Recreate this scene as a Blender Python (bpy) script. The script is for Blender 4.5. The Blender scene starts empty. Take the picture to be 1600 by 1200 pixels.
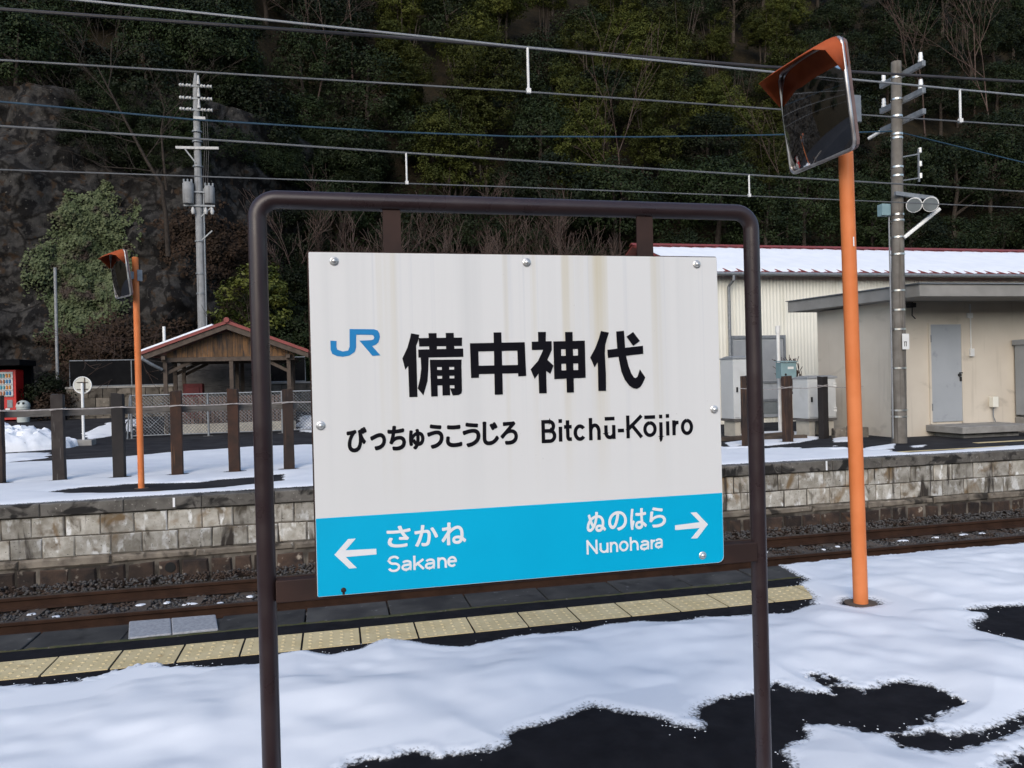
import bpy, bmesh, math, random
import numpy as np
from mathutils import Vector, Matrix, noise
random.seed(7); rng = np.random.default_rng(7)
R = math.radians
scn = bpy.context.scene
C = scn.collection

# ------------------------------------------------------------------ camera
yaw, pitch, roll = R(13.233), R(-0.282), R(-1.447)
fw = Vector((math.sin(yaw)*math.cos(pitch), math.cos(yaw)*math.cos(pitch), math.sin(pitch)))
r0 = Vector((math.cos(yaw), -math.sin(yaw), 0)); u0 = r0.cross(fw)
rt = math.cos(roll)*r0 + math.sin(roll)*u0; up = -math.sin(roll)*r0 + math.cos(roll)*u0
cam = bpy.data.cameras.new('camera'); cam.sensor_fit = 'HORIZONTAL'; cam.sensor_width = 36; cam.lens = 27.045
cam.clip_start = 0.05; cam.clip_end = 2000
co = bpy.data.objects.new('camera', cam); C.objects.link(co)
M = Matrix((rt, up, -fw)).transposed().to_4x4(); M.translation = (0, 0, 1.5)
co.matrix_world = M; scn.camera = co

# ------------------------------------------------------------------ world, sun, exposure
SUN_EL, SUN_AZ = R(30), R(208)          # azimuth measured from +Y towards +X: behind the camera, a little to the left
w = bpy.data.worlds.new('World'); scn.world = w; w.use_nodes = True
nt = w.node_tree; bg = nt.nodes['Background']
sky = nt.nodes.new('ShaderNodeTexSky'); sky.sky_type = 'NISHITA'; sky.sun_disc = False
sky.sun_elevation = SUN_EL; sky.sun_rotation = SUN_AZ
sky.air_density = 1.0; sky.dust_density = 1.3; sky.ozone_density = 1.0
nt.links.new(sky.outputs[0], bg.inputs[0]); bg.inputs[1].default_value = 0.15
sl = bpy.data.lights.new('sun', 'SUN'); sl.energy = 1.05; sl.angle = R(45); sl.color = (1, 0.91, 0.80)
so = bpy.data.objects.new('sun', sl); C.objects.link(so)
sd = Vector((math.sin(SUN_AZ)*math.cos(SUN_EL), math.cos(SUN_AZ)*math.cos(SUN_EL), math.sin(SUN_EL)))
so.rotation_euler = sd.to_track_quat('Z', 'Y').to_euler(); so.location = (0, -10, 20)
vs = scn.view_settings; vs.view_transform = 'Standard'; vs.look = 'None'; vs.gamma = 1; vs.exposure = 0.6; vs.use_curve_mapping = False
scn.cycles.max_bounces = 5; scn.cycles.diffuse_bounces = 3; scn.cycles.glossy_bounces = 3
scn.cycles.caustics_reflective = False; scn.cycles.caustics_refractive = False

# ------------------------------------------------------------------ helpers
class MB:
    def __init__(s): s.v = []; s.f = []
    def add(s, v, f):
        b = len(s.v); s.v += [tuple(p) for p in v]; s.f += [tuple(i+b for i in q) for q in f]; return s
    def box(s, x0, x1, y0, y1, z0, z1):
        return s.add([(x0,y0,z0),(x1,y0,z0),(x1,y1,z0),(x0,y1,z0),(x0,y0,z1),(x1,y0,z1),(x1,y1,z1),(x0,y1,z1)],
                     [(3,2,1,0),(4,5,6,7),(0,1,5,4),(1,2,6,5),(2,3,7,6),(3,0,4,7)])
    def obox(s, c, h, mat3):
        m = mat3; c = Vector(c)
        vs_ = [c + m @ Vector((a*h[0], b*h[1], d*h[2])) for d in (-1,1) for a, b in ((-1,-1),(1,-1),(1,1),(-1,1))]
        return s.add(vs_, [(3,2,1,0),(4,5,6,7),(0,1,5,4),(1,2,6,5),(2,3,7,6),(3,0,4,7)])
    def beam(s, p0, p1, w_, h_):          # bar of section w x h from p0 to p1
        p0 = Vector(p0); p1 = Vector(p1); d = (p1-p0); L = d.length; d.normalize()
        a = d.cross(Vector((0,0,1)));
        if a.length < 1e-3: a = Vector((1,0,0))
        a.normalize(); b = a.cross(d)
        return s.obox((p0+p1)/2, (L/2, w_/2, h_/2), Matrix((d, a, b)).transposed())
    def tube(s, path, r, n=8, caps=True):
        P = [Vector(p) for p in path]; rs = r if isinstance(r, (list, tuple)) else [r]*len(P)
        ref = None; rings = []
        for i, p in enumerate(P):
            t = (P[min(i+1, len(P)-1)] - P[max(i-1, 0)]).normalized()
            if ref is None:
                ref = t.orthogonal().normalized()
            ref = (ref - t*ref.dot(t)).normalized(); b = t.cross(ref)
            rings.append([p + (ref*math.cos(2*math.pi*k/n) + b*math.sin(2*math.pi*k/n))*rs[i] for k in range(n)])
        v = [q for g in rings for q in g]; f = []
        for i in range(len(P)-1):
            for k in range(n):
                f.append((i*n+k, i*n+(k+1)%n, (i+1)*n+(k+1)%n, (i+1)*n+k))
        if caps:
            f.append(tuple(range(n-1, -1, -1))); f.append(tuple(range((len(P)-1)*n, len(P)*n)))
        return s.add(v, f)
    def prism(s, poly, fn, d):            # poly 2d -> fn(a,b,depth)
        n = len(poly)
        v = [fn(a, b, 0) for a, b in poly] + [fn(a, b, d) for a, b in poly]
        return s.add(v, [tuple(range(n)), tuple(range(2*n-1, n-1, -1))] + [(i, i+n, (i+1) % n + n, (i+1) % n) for i in range(n)])
    def dome(s, c, r, h, n=10, axis=(0,-1,0), k=3):
        ax = Vector(axis).normalized(); a = ax.orthogonal().normalized(); b = ax.cross(a); c = Vector(c); v = []; f = []
        for i in range(k):
            t = i/k*math.pi/2
            v += [c + ax*h*math.sin(t) + (a*math.cos(2*math.pi*j/n) + b*math.sin(2*math.pi*j/n))*r*math.cos(t) for j in range(n)]
        v.append(c + ax*h)
        for i in range(k-1):
            for j in range(n): f.append((i*n+j, i*n+(j+1) % n, (i+1)*n+(j+1) % n, (i+1)*n+j))
        for j in range(n): f.append(((k-1)*n+j, (k-1)*n+(j+1) % n, k*n))
        return s.add(v, f)
    def mesh(s, name):
        me = bpy.data.meshes.new(name); me.from_pydata(s.v, [], s.f); me.update()
        bm = bmesh.new(); bm.from_mesh(me); bmesh.ops.recalc_face_normals(bm, faces=bm.faces); bm.to_mesh(me); bm.free()
        return me
    def build(s, name, m, parent=None, smooth=False, bevel=0, loc=None):
        return link(name, s.mesh(name), m, parent, smooth, bevel, loc)

def link(name, me, m, parent=None, smooth=False, bevel=0, loc=None):
    if m is not None and not me.materials: me.materials.append(m)
    if smooth:
        me.polygons.foreach_set('use_smooth', [True]*len(me.polygons))
        try: me.set_sharp_from_angle(angle=R(40))
        except Exception: pass
    o = bpy.data.objects.new(name, me); C.objects.link(o)
    if parent is not None: o.parent = parent
    if loc is not None: o.location = loc
    if bevel:
        b = o.modifiers.new('bevel', 'BEVEL'); b.width = bevel; b.segments = 2; b.limit_method = 'ANGLE'; b.angle_limit = R(40)
    return o
def fast_mesh(name, v, f):
    v = np.asarray(v, np.float32); f = np.asarray(f, np.int32); k = f.shape[1]
    me = bpy.data.meshes.new(name); me.vertices.add(len(v)); me.vertices.foreach_set('co', v.ravel())
    me.loops.add(f.size); me.loops.foreach_set('vertex_index', f.ravel())
    me.polygons.add(len(f)); me.polygons.foreach_set('loop_start', np.arange(0, f.size, k, dtype=np.int32))
    me.update(calc_edges=True); return me
def tag(o, label, cat, group=None):
    o['label'] = label; o['category'] = cat
    if group: o['group'] = group
    return o
def struct(o): o['kind'] = 'structure'; return o
def stuff(o, label=None, cat=None):
    o['kind'] = 'stuff'
    if label: o['label'] = label; o['category'] = cat
    return o
def thing(name, label, cat, loc=(0,0,0), rz=0, group=None):
    o = bpy.data.objects.new(name, None); C.objects.link(o); o.location = loc; o.rotation_euler = (0,0,rz)
    o.empty_display_size = .1
    return tag(o, label, cat, group)
def copy_tree(o, parent=None):
    c = o.copy(); C.objects.link(c)
    if parent is not None: c.parent = parent
    for ch in list(o.children): copy_tree(ch, c)
    return c
def rect(x0, x1, y0, y1): return [(x0,y0),(x1,y0),(x1,y1),(x0,y1)]
rotz = lambda a: Matrix.Rotation(a, 3, 'Z')

# ------------------------------------------------------------------ materials
def mat(name, base, var=None, scale=3, rough=.7, bump=0, bscale=40, metal=0, rnd=0, streak=None, spot=None, wst=None, spec=.5, lo=.35, hi=.65, rvar=0):
    """procedural: base/var mixed by noise, optional vertical streaks, spots, per-object tint and bump"""
    m = bpy.data.materials.new(name); m.use_nodes = True; t = m.node_tree; N = t.nodes; L = t.links
    p = N['Principled BSDF']; p.inputs['Roughness'].default_value = rough; p.inputs['Metallic'].default_value = metal
    p.inputs['Specular IOR Level'].default_value = spec
    tc = N.new('ShaderNodeTexCoord'); oi = N.new('ShaderNodeObjectInfo')
    ml = N.new('ShaderNodeMath'); ml.operation = 'MULTIPLY'; ml.inputs[1].default_value = 53.0; L.new(oi.outputs['Random'], ml.inputs[0])
    va = N.new('ShaderNodeVectorMath'); va.operation = 'ADD'; L.new(tc.outputs['Object'], va.inputs[0])
    cx = N.new('ShaderNodeCombineXYZ'); L.new(ml.outputs[0], cx.inputs[0]); L.new(ml.outputs[0], cx.inputs[1]); L.new(cx.outputs[0], va.inputs[1])
    vec = va.outputs[0]
    def nz(sc, det=5, mp=None, dist=0):
        n = N.new('ShaderNodeTexNoise'); n.inputs['Scale'].default_value = sc; n.inputs['Detail'].default_value = det; n.inputs['Distortion'].default_value = dist
        if mp:
            g = N.new('ShaderNodeMapping'); g.inputs['Scale'].default_value = mp; L.new(vec, g.inputs[0]); L.new(g.outputs[0], n.inputs['Vector'])
        else: L.new(vec, n.inputs['Vector'])
        return n.outputs['Fac']
    def ramp(src, a, b):
        r_ = N.new('ShaderNodeMapRange'); r_.inputs['From Min'].default_value = a; r_.inputs['From Max'].default_value = b; L.new(src, r_.inputs['Value']); return r_.outputs[0]
    def mix(fac, a, b):
        x = N.new('ShaderNodeMix'); x.data_type = 'RGBA'
        L.new(fac, x.inputs['Factor'])
        for s_, q in ((6, a), (7, b)):
            if isinstance(q, tuple): x.inputs[s_].default_value = (*q, 1)
            else: L.new(q, x.inputs[s_])
        return x.outputs[2]
    col = None
    if var: col = mix(ramp(nz(scale), lo, hi), base, var)
    if streak:
        for (c, sx, sz, a, b, *fade) in (streak if isinstance(streak, list) else [streak]):
            fac = ramp(nz(1.0, 4, (sx, sx, sz)), a, b)
            if fade:                              # run-off stains that thin out further down
                sp_ = N.new('ShaderNodeSeparateXYZ'); L.new(tc.outputs['Object'], sp_.inputs[0]); mu = N.new('ShaderNodeMath'); mu.operation = 'MULTIPLY'
                L.new(fac, mu.inputs[0]); L.new(ramp(sp_.outputs[2], fade[0], fade[1]), mu.inputs[1]); fac = mu.outputs[0]
            col = mix(fac, col if col is not None else base, c)
    if spot:
        for (c, sc, a, b) in (spot if isinstance(spot, list) else [spot]):
            col = mix(ramp(nz(sc, 6), a, b), col if col is not None else base, c)
    if wst:                                   # stains that run on from one piece to the next
        ge = N.new('ShaderNodeNewGeometry')
        for (c, mp, a, b) in wst:
            n = N.new('ShaderNodeTexNoise'); n.inputs['Scale'].default_value = 1; n.inputs['Detail'].default_value = 6; n.inputs['Distortion'].default_value = .6
            g = N.new('ShaderNodeMapping'); g.inputs['Scale'].default_value = mp; L.new(ge.outputs['Position'], g.inputs[0]); L.new(g.outputs[0], n.inputs['Vector'])
            col = mix(ramp(n.outputs['Fac'], a, b), col if col is not None else base, c)
    if rnd:
        h = N.new('ShaderNodeHueSaturation'); r_ = N.new('ShaderNodeMapRange'); L.new(oi.outputs['Random'], r_.inputs['Value'])
        r_.inputs['To Min'].default_value = 1-rnd; r_.inputs['To Max'].default_value = 1+rnd; L.new(r_.outputs[0], h.inputs['Value'])
        if col is not None: L.new(col, h.inputs['Color'])
        else: h.inputs['Color'].default_value = (*base, 1)
        col = h.outputs[0]
    if col is not None: L.new(col, p.inputs['Base Color'])
    else: p.inputs['Base Color'].default_value = (*base, 1)
    if rvar:
        r_ = N.new('ShaderNodeMapRange'); L.new(nz(scale*2.3), r_.inputs['Value']); r_.inputs['From Min'].default_value = .3; r_.inputs['From Max'].default_value = .7
        r_.inputs['To Min'].default_value = max(.02, rough-rvar); r_.inputs['To Max'].default_value = rough+rvar; L.new(r_.outputs[0], p.inputs['Roughness'])
    if bump:
        b = N.new('ShaderNodeBump'); b.inputs['Strength'].default_value = min(1, bump*10); b.inputs['Distance'].default_value = bump; L.new(nz(bscale, 6), b.inputs['Height'])
        L.new(b.outputs[0], p.inputs['Normal'])
    return m

m_asphalt = mat('asphalt', (.0075,.0072,.0092), (.0135,.0130,.0155), 7, .85, .006, 150, spot=((.045,.045,.047), 190, .68, .76), spec=.14, rvar=.12)
m_road = mat('road_asphalt', (.020,.020,.023), (.036,.036,.039), 2, .9, .004, 90, spec=.12)
m_snow = mat('snow', (.86,.88,.905), (.80,.825,.86), 2, .6, .0026, 110, spec=.25)
m_dsnow = mat('trodden_snow', (.84,.86,.89), (.74,.77,.81), 3, .6, .02, 18, spec=.3, spot=((.35,.34,.32), 6, .66, .8))
m_slab = mat('edge_concrete', (.030,.029,.029), (.062,.060,.056), 4, .88, .005, 60, rnd=.25, spot=[((.20,.20,.20), 16, .66, .80), ((.015,.015,.014), 5, .6, .75)], spec=.25)
m_slab2 = mat('granite_slab', (.24,.25,.27), (.36,.37,.39), 60, .7, .002, 120)
m_moss = mat('moss', (.030,.040,.012), (.06,.055,.03), 14, .95, .02, 60, spot=((.10,.09,.08), 30, .62, .7))
m_yellow = mat('tactile_yellow', (.64,.53,.31), (.57,.46,.25), 7, .7, .001, 90, rnd=.06, spot=[((.30,.19,.08), 9, .64, .82), ((.12,.10,.08), 3, .68, .80)], spec=.2)
m_coping = mat('platform_coping', (.085,.078,.068), (.145,.135,.12), 5, .92, .016, 40, rnd=.15, spot=((.30,.28,.25), 30, .64, .72), wst=[((.012,.011,.010), (2.3, 0, 4.0), .57, .63), ((.03,.027,.024), (5, 0, 6), .56, .66)])
m_block = mat('platform_block', (.26,.24,.20), (.44,.42,.375), 7, .9, .016, 40, rnd=.34, streak=[((.62,.62,.60), 8, 3.4, .575, .655)], spot=[((.05,.045,.04), 45, .64, .70), ((.15,.12,.085), 4, .57, .69), ((.52,.51,.48), 9, .62, .72)], wst=[((.19,.13,.07), (2.6, 0, 1.9), .58, .69), ((.035,.028,.023), (5.2, 0, .75), .60, .68), ((.11,.094,.072), (6, 0, 2.2), .58, .68)])
m_ledge = mat('platform_ledge', (.22,.19,.15), (.12,.10,.08), 6, .92, .018, 30, rnd=.18, spot=[((.42,.39,.34), 9, .64, .74), ((.06,.05,.04), 5, .58, .68)], wst=[((.03,.025,.02), (2.4, 0, 2.5), .56, .64)])
m_stone = mat('base_stone', (.018,.012,.010), (.060,.036,.024), 5, .88, .03, 26, rnd=.5, spot=((.24,.205,.165), 8, .61, .70), wst=[((.13,.065,.03), (2.0, 0, 2.0), .62, .70)])
m_mortar = mat('mortar', (.16,.14,.115), (.035,.03,.025), 5, .95, .01, 50, wst=[((.03,.025,.02), (2.3, 0, .6), .55, .62)])
m_ballast = mat('ballast', (.036,.034,.034), (.095,.09,.086), 9, .9, .005, 60, spot=((.28,.26,.24), 3.6, .67, .72), wst=[((.045,.028,.019), (3, 4, 1), .5, .62)])
m_bed = mat('ballast_bed', (.035,.025,.019), (.075,.055,.042), 12, .95, .03, 30)
m_rail = mat('rail_rust', (.028,.0145,.0095), (.045,.023,.0145), 5, .85, .002, 80, spec=.15)
m_railtop = mat('rail_head', (.075,.058,.05), (.05,.036,.03), 3, .5, 0, metal=.5)
m_sleeper = mat('sleeper_wood', (.06,.045,.035), (.10,.075,.055), 6, .9, .006, 60, rnd=.2)
m_post = mat('old_sleeper_post', (.040,.022,.015), (.018,.011,.0085), 4, .85, .008, 40, rnd=.3, streak=[((.085,.043,.022), 22, 1.2, .54, .68), ((.13,.12,.11), 30, 2.5, .68, .76)])
m_postg = mat('weathered_sleeper_post', (.040,.032,.028), (.024,.018,.016), 5, .9, .008, 40, streak=[((.15,.14,.125), 24, 2.0, .62, .72)])
m_postb = mat('tarred_sleeper_post', (.009,.007,.0065), (.016,.012,.0105), 5, .8, .008, 40)
m_postr = mat('red_brown_sleeper_post', (.050,.020,.010), (.022,.011,.0065), 5, .85, .008, 40, streak=[((.11,.05,.02), 16, 1.2, .60, .74)])
m_board = mat('grey_board', (.085,.078,.072), (.13,.12,.11), 4, .9, .003, 60, streak=((.045,.04,.036), 3, 30, .55, .7))
m_rope = mat('rope', (.45,.42,.40), (.30,.27,.26), 20, .9)
m_frame = mat('sign_frame_paint', (.027,.0165,.018), (.034,.022,.023), 7, .33, .0005, 130, rvar=.10, spec=.45, spot=((.10,.08,.07), 120, .76, .80))
m_rust = mat('rusty_bar', (.028,.016,.014), (.045,.024,.019), 9, .7, .001, 90, spec=.25)
m_signw = mat('sign_white_paint', (.745,.745,.735), (.72,.72,.71), 1.5, .34, .0003, 60, spec=.4,
              streak=[((.665,.67,.665), 13, .16, .52, .74, 1.0, 1.75), ((.62,.575,.455), 15, .10, .61, .76, 1.15, 1.80), ((.62,.635,.655), 55, .3, .60, .82, 1.1, 1.8)], spot=((.55,.54,.52), 70, .74, .80))
m_signb = mat('sign_blue_paint', (.0,.45,.73), (.0,.42,.695), 4, .36, .0003, 60, spec=.4, spot=((.55,.70,.80), 38, .765, .785))
m_black = mat('sign_black_vinyl', (.0045,.0040,.0070), (.0065,.006,.009), 20, .5, spec=.10)
m_white = mat('sign_white_vinyl', (.84,.85,.86), (.80,.81,.82), 20, .4)
m_logo = mat('logo_blue', (.0,.22,.52), (.0,.20,.48), 20, .4)
m_bolt = mat('bolt_steel', (.75,.75,.73), (.55,.54,.52), 60, .35, metal=.7)
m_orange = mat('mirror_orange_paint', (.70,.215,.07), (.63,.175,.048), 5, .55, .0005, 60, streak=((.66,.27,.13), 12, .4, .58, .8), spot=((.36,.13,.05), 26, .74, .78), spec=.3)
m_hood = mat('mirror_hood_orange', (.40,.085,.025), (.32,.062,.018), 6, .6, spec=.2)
m_mirror = mat('mirror_face', (.60,.61,.62), (.50,.51,.52), 9, .035, metal=1)
m_rim = mat('mirror_rim', (.55,.54,.53), (.30,.27,.26), 9, .3, metal=.7)
m_case = mat('mirror_back', (.18,.12,.11), (.12,.08,.075), 9, .6)
m_galv = mat('galvanised_steel', (.25,.265,.28), (.18,.195,.21), 12, .55, metal=.4)
m_cpole = mat('pole_concrete', (.125,.112,.095), (.18,.165,.145), 5, .88, .003, 60, streak=((.07,.06,.05), 12, .5, .55, .72))
m_cpole2 = mat('pole_concrete_grey', (.27,.278,.285), (.21,.215,.22), 5, .85, .003, 60, streak=((.12,.12,.12), 12, .5, .55, .72))
m_band = mat('steel_band', (.62,.61,.58), None, 5, .3, metal=.9)
m_porc = mat('porcelain', (.80,.80,.78), None, 5, .2)
m_ins = mat('weathered_porcelain', (.46,.46,.455), (.36,.36,.355), 8, .4)
m_wire = mat('overhead_wire', (.13,.135,.14), (.19,.195,.20), 3, .55, metal=.4)
m_hang = mat('hanger_wire', (.34,.35,.36), None, 3, .45, metal=.4)
m_wdark = mat('feeder_cable', (.030,.027,.030), (.05,.046,.048), 3, .6)
m_wblue = mat('blue_cable', (.012,.042,.075), (.02,.06,.10), 2, .6)
m_wall_b = mat('rendered_wall', (.60,.54,.45), (.56,.50,.415), 1.6, .9, .002, 90, streak=[((.45,.40,.325), 6, .4, .60, .80)], wst=[((.33,.29,.235), (.9, .9, 1.6), .62, .80)])
m_roofc = mat('roof_concrete', (.23,.225,.21), (.30,.29,.27), 2, .85, .003, 60)
m_door = mat('grey_door_paint', (.36,.38,.40), (.33,.35,.37), 2, .5, spot=((.24,.255,.275), 4, .62, .78))
m_grey = mat('grey_cabinet_paint', (.56,.57,.56), (.52,.53,.52), 2, .5, wst=[((.42,.42,.40), (2, 2, 1), .6, .8)])
m_grey2 = mat('dark_grey_cabinet', (.30,.315,.33), (.26,.275,.29), 3, .5)
m_teal = mat('teal_box_paint', (.22,.33,.35), (.18,.28,.30), 4, .5)
m_pvc = mat('white_pvc', (.74,.74,.72), (.66,.66,.64), 6, .5)
m_beige = mat('warehouse_siding', (.77,.75,.66), (.73,.71,.62), 1.2, .6, streak=((.62,.60,.50), 3, .3, .58, .78))
m_red = mat('red_roof_paint', (.24,.045,.038), (.18,.036,.03), 4, .55)
m_plinth = mat('cream_concrete', (.52,.48,.40), (.42,.385,.32), 4, .9, .004, 60)
m_conc = mat('concrete', (.22,.21,.195), (.30,.29,.27), 4, .9, .006, 50, spot=((.10,.09,.08), 3, .6, .75))
m_rwall = mat('retaining_block', (.10,.088,.072), (.16,.14,.115), 5, .92, .010, 40, rnd=.35, spot=[((.03,.025,.02), 4, .58, .70), ((.30,.27,.22), 6, .68, .78)], spec=.2)
m_gable = mat('gable_plank', (.105,.055,.024), (.18,.088,.030), 6, .75, .003, 40, rnd=.4, streak=((.035,.024,.018), 20, 1.6, .47, .62))
m_timber = mat('dark_timber', (.055,.04,.03), (.09,.066,.05), 6, .8, .003, 40)
m_slat = mat('shelter_slat', (.13,.085,.066), (.09,.06,.048), 6, .8, rnd=.15)
m_blackboard = mat('dark_panel', (.005,.0052,.006), (.008,.0082,.009), 5, .9, spec=.1)
m_tyre = mat('tyre_rubber', (.02,.02,.02), None, 5, .8)
m_vred = mat('vending_red', (.55,.02,.018), (.48,.02,.018), 4, .4)
m_dred = mat('dark_red_paint', (.16,.008,.010), (.12,.008,.009), 4, .5)
m_vwin = mat('vending_window', (.62,.66,.66), (.52,.56,.58), 4, .25)
m_vc = [mat('drink_orange', (.65,.28,.03), (.5,.18,.03), 30, .4), mat('drink_brown', (.30,.08,.03), (.45,.20,.08), 30, .4), mat('drink_blue', (.04,.22,.42), (.02,.13,.3), 30, .4), mat('drink_teal', (.10,.35,.40), (.06,.25,.3), 30, .4)]
m_bin = mat('bin_plastic', (.46,.50,.48), (.40,.44,.42), 5, .5)
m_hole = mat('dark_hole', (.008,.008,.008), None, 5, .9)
m_disc = mat('bus_sign_back', (.58,.57,.50), (.50,.49,.43), 5, .5)
m_glass = mat('old_window_glass', (.16,.18,.185), (.22,.24,.245), 3, .2, spec=.6)
m_leafA = mat('evergreen_leaf', (.0080,.0140,.0046), (.017,.0255,.008), .8, .6, rnd=.5, spec=.15, spot=((.042,.052,.024), 2.0, .64, .78))
m_leafB = mat('bamboo_leaf', (.050,.056,.0105), (.029,.037,.008), .7, .65, rnd=.4, spec=.12)
m_leafD = mat('dead_leaf', (.046,.028,.018), (.024,.016,.011), 1.2, .85, rnd=.2, spec=.2)
m_ivy = mat('ivy_leaf', (.105,.125,.060), (.060,.080,.034), 1.6, .65, spec=.25, spot=((.050,.036,.028), 1.3, .53, .64))
m_shrub = mat('yellow_green_leaf', (.11,.115,.014), (.05,.07,.014), 1.1, .6, rnd=.15, spec=.3)
m_bark = mat('bark', (.036,.029,.024), (.060,.050,.043), 9, .9, .01, 40, rnd=.3, spec=.1)
m_twig = mat('bare_twig', (.058,.037,.032), (.095,.072,.062), 3, .9, rnd=.3, spec=.1)
m_rock = mat('cliff_rock', (.050,.047,.044), (.020,.019,.0185), 4.5, .92, .06, 16, spec=.15, spot=[((.008,.0075,.0075), 1.7, .49, .55), ((.12,.112,.10), 9, .66, .73), ((.035,.023,.015), 2.6, .58, .66)])
m_soil = mat('forest_floor', (.013,.011,.007), (.022,.017,.010), 1.5, .95, .1, 5, spec=.1)

def add_cracks(m, sc):
    t = m.node_tree; N = t.nodes; L = t.links; p = N['Principled BSDF']
    vo = N.new('ShaderNodeTexVoronoi'); vo.feature = 'DISTANCE_TO_EDGE'; vo.inputs['Scale'].default_value = sc
    tc = N.new('ShaderNodeTexCoord'); nz_ = N.new('ShaderNodeTexNoise'); nz_.inputs['Scale'].default_value = 1.3; nz_.inputs['Detail'].default_value = 5
    ad = N.new('ShaderNodeMix'); ad.data_type = 'VECTOR'; ad.inputs[0].default_value = .45
    L.new(tc.outputs['Object'], nz_.inputs['Vector']); L.new(tc.outputs['Object'], ad.inputs[4]); L.new(nz_.outputs['Color'], ad.inputs[5]); L.new(ad.outputs[1], vo.inputs['Vector'])
    mr = N.new('ShaderNodeMapRange'); mr.inputs['From Min'].default_value = .0; mr.inputs['From Max'].default_value = .05; L.new(vo.outputs['Distance'], mr.inputs['Value'])
    mx = N.new('ShaderNodeMix'); mx.data_type = 'RGBA'; mx.inputs[6].default_value = (.006,.0055,.005,1); L.new(mr.outputs[0], mx.inputs['Factor'])
    L.new(p.inputs['Base Color'].links[0].from_socket, mx.inputs[7]); L.new(mx.outputs[2], p.inputs['Base Color'])
add_cracks(m_rock, .9)

def thin_edges(m):                     # where the snow is only millimetres thick the ground shows between its grains
    t = m.node_tree; N = t.nodes; L = t.links; p = N['Principled BSDF']
    tc = N.new('ShaderNodeTexCoord'); sp_ = N.new('ShaderNodeSeparateXYZ'); L.new(tc.outputs['Object'], sp_.inputs[0])
    n = N.new('ShaderNodeTexNoise'); n.inputs['Scale'].default_value = 70; n.inputs['Detail'].default_value = 4; L.new(tc.outputs['Object'], n.inputs['Vector'])
    a = N.new('ShaderNodeMath'); a.operation = 'MULTIPLY_ADD'; L.new(n.outputs['Fac'], a.inputs[0]); a.inputs[1].default_value = .026; L.new(sp_.outputs[2], a.inputs[2])
    r_ = N.new('ShaderNodeMapRange'); L.new(a.outputs[0], r_.inputs['Value']); r_.inputs['From Min'].default_value = .0145; r_.inputs['From Max'].default_value = .0235; r_.inputs['To Min'].default_value = .06
    L.new(r_.outputs[0], p.inputs['Alpha'])
m_gsnow = m_snow.copy(); m_gsnow.name = 'melting_snow'; thin_edges(m_gsnow)

# ------------------------------------------------------------------ large structure: ground, platforms, hills
def hill_foot(x): return 33.6 + 1.2*noise.noise((x*.06, 3.1, 0))
def hill_pt(x, t):
    a = min(1, max(0, (-x-1.5)/4.0)); a = a*a*(3-2*a)
    steep = 2.9*t if t < 4.2 else 12.2 + .85*(t-4.2)
    z = a*steep + (1-a)*1.02*t
    z += 1.4*noise.noise((x*.13, t*.13, 1.7))*min(1, t/4) + 3.0*noise.noise((x*.03, t*.03, 5.0))*min(1, t/10)
    return Vector((x, hill_foot(x) + t + a*1.2, .5 + z))
def hill_mesh():
    xs = np.concatenate([np.arange(-170, -30, 5.0), np.arange(-30, 70, 1.0), np.arange(70, 191, 5.0)]); ts = np.concatenate([np.arange(0, 30, .8), np.arange(30, 96, 3.0)])
    v = [hill_pt(float(x), float(t)) for x in xs for t in ts]; n = len(ts)
    f = [(i*n+j, (i+1)*n+j, (i+1)*n+j+1, i*n+j+1) for i in range(len(xs)-1) for j in range(n-1)]
    return fast_mesh('hill', v, f)
struct(link('hill', hill_mesh(), m_soil, smooth=True))

# ground sheet: track bed level, station square, rear field
gx = [-900, -170, -60, -30, 0, 30, 60, 90, 190, 900]
prof = [(-900, -.6), (-60, -.6), (-12, -.6), (-4.2, -1.3), (11.6, -1.3), (11.74, -.05), (24.5, -.05), (27.0, .06), (30.5, .40), (34.2, .52), (900, .52)]
struct(link('ground', fast_mesh('ground', [(x, y, z) for x in gx for y, z in prof], [(i*len(prof)+j, (i+1)*len(prof)+j, (i+1)*len(prof)+j+1, i*len(prof)+j+1) for i in range(len(gx)-1) for j in range(len(prof)-1)]), m_road))
# hill on the other side of the valley (seen only in the mirrors)
def rear_mesh():
    xs = np.arange(-160, 121, 7.0); ts = np.arange(0, 60, 4.0); v = []
    for x in xs:
        for t in ts:
            v.append((x, -34 - t + 3*noise.noise((x*.05, t*.05, 9)), -.7 + .36*t + 2.5*noise.noise((x*.09, t*.09, 4))*min(1, t/6)))
    n = len(ts); return fast_mesh('valley_hill', v, [(i*n+j, i*n+j+1, (i+1)*n+j+1, (i+1)*n+j) for i in range(len(xs)-1) for j in range(n-1)])
struct(link('valley_hill', rear_mesh(), m_soil, smooth=True))

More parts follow.
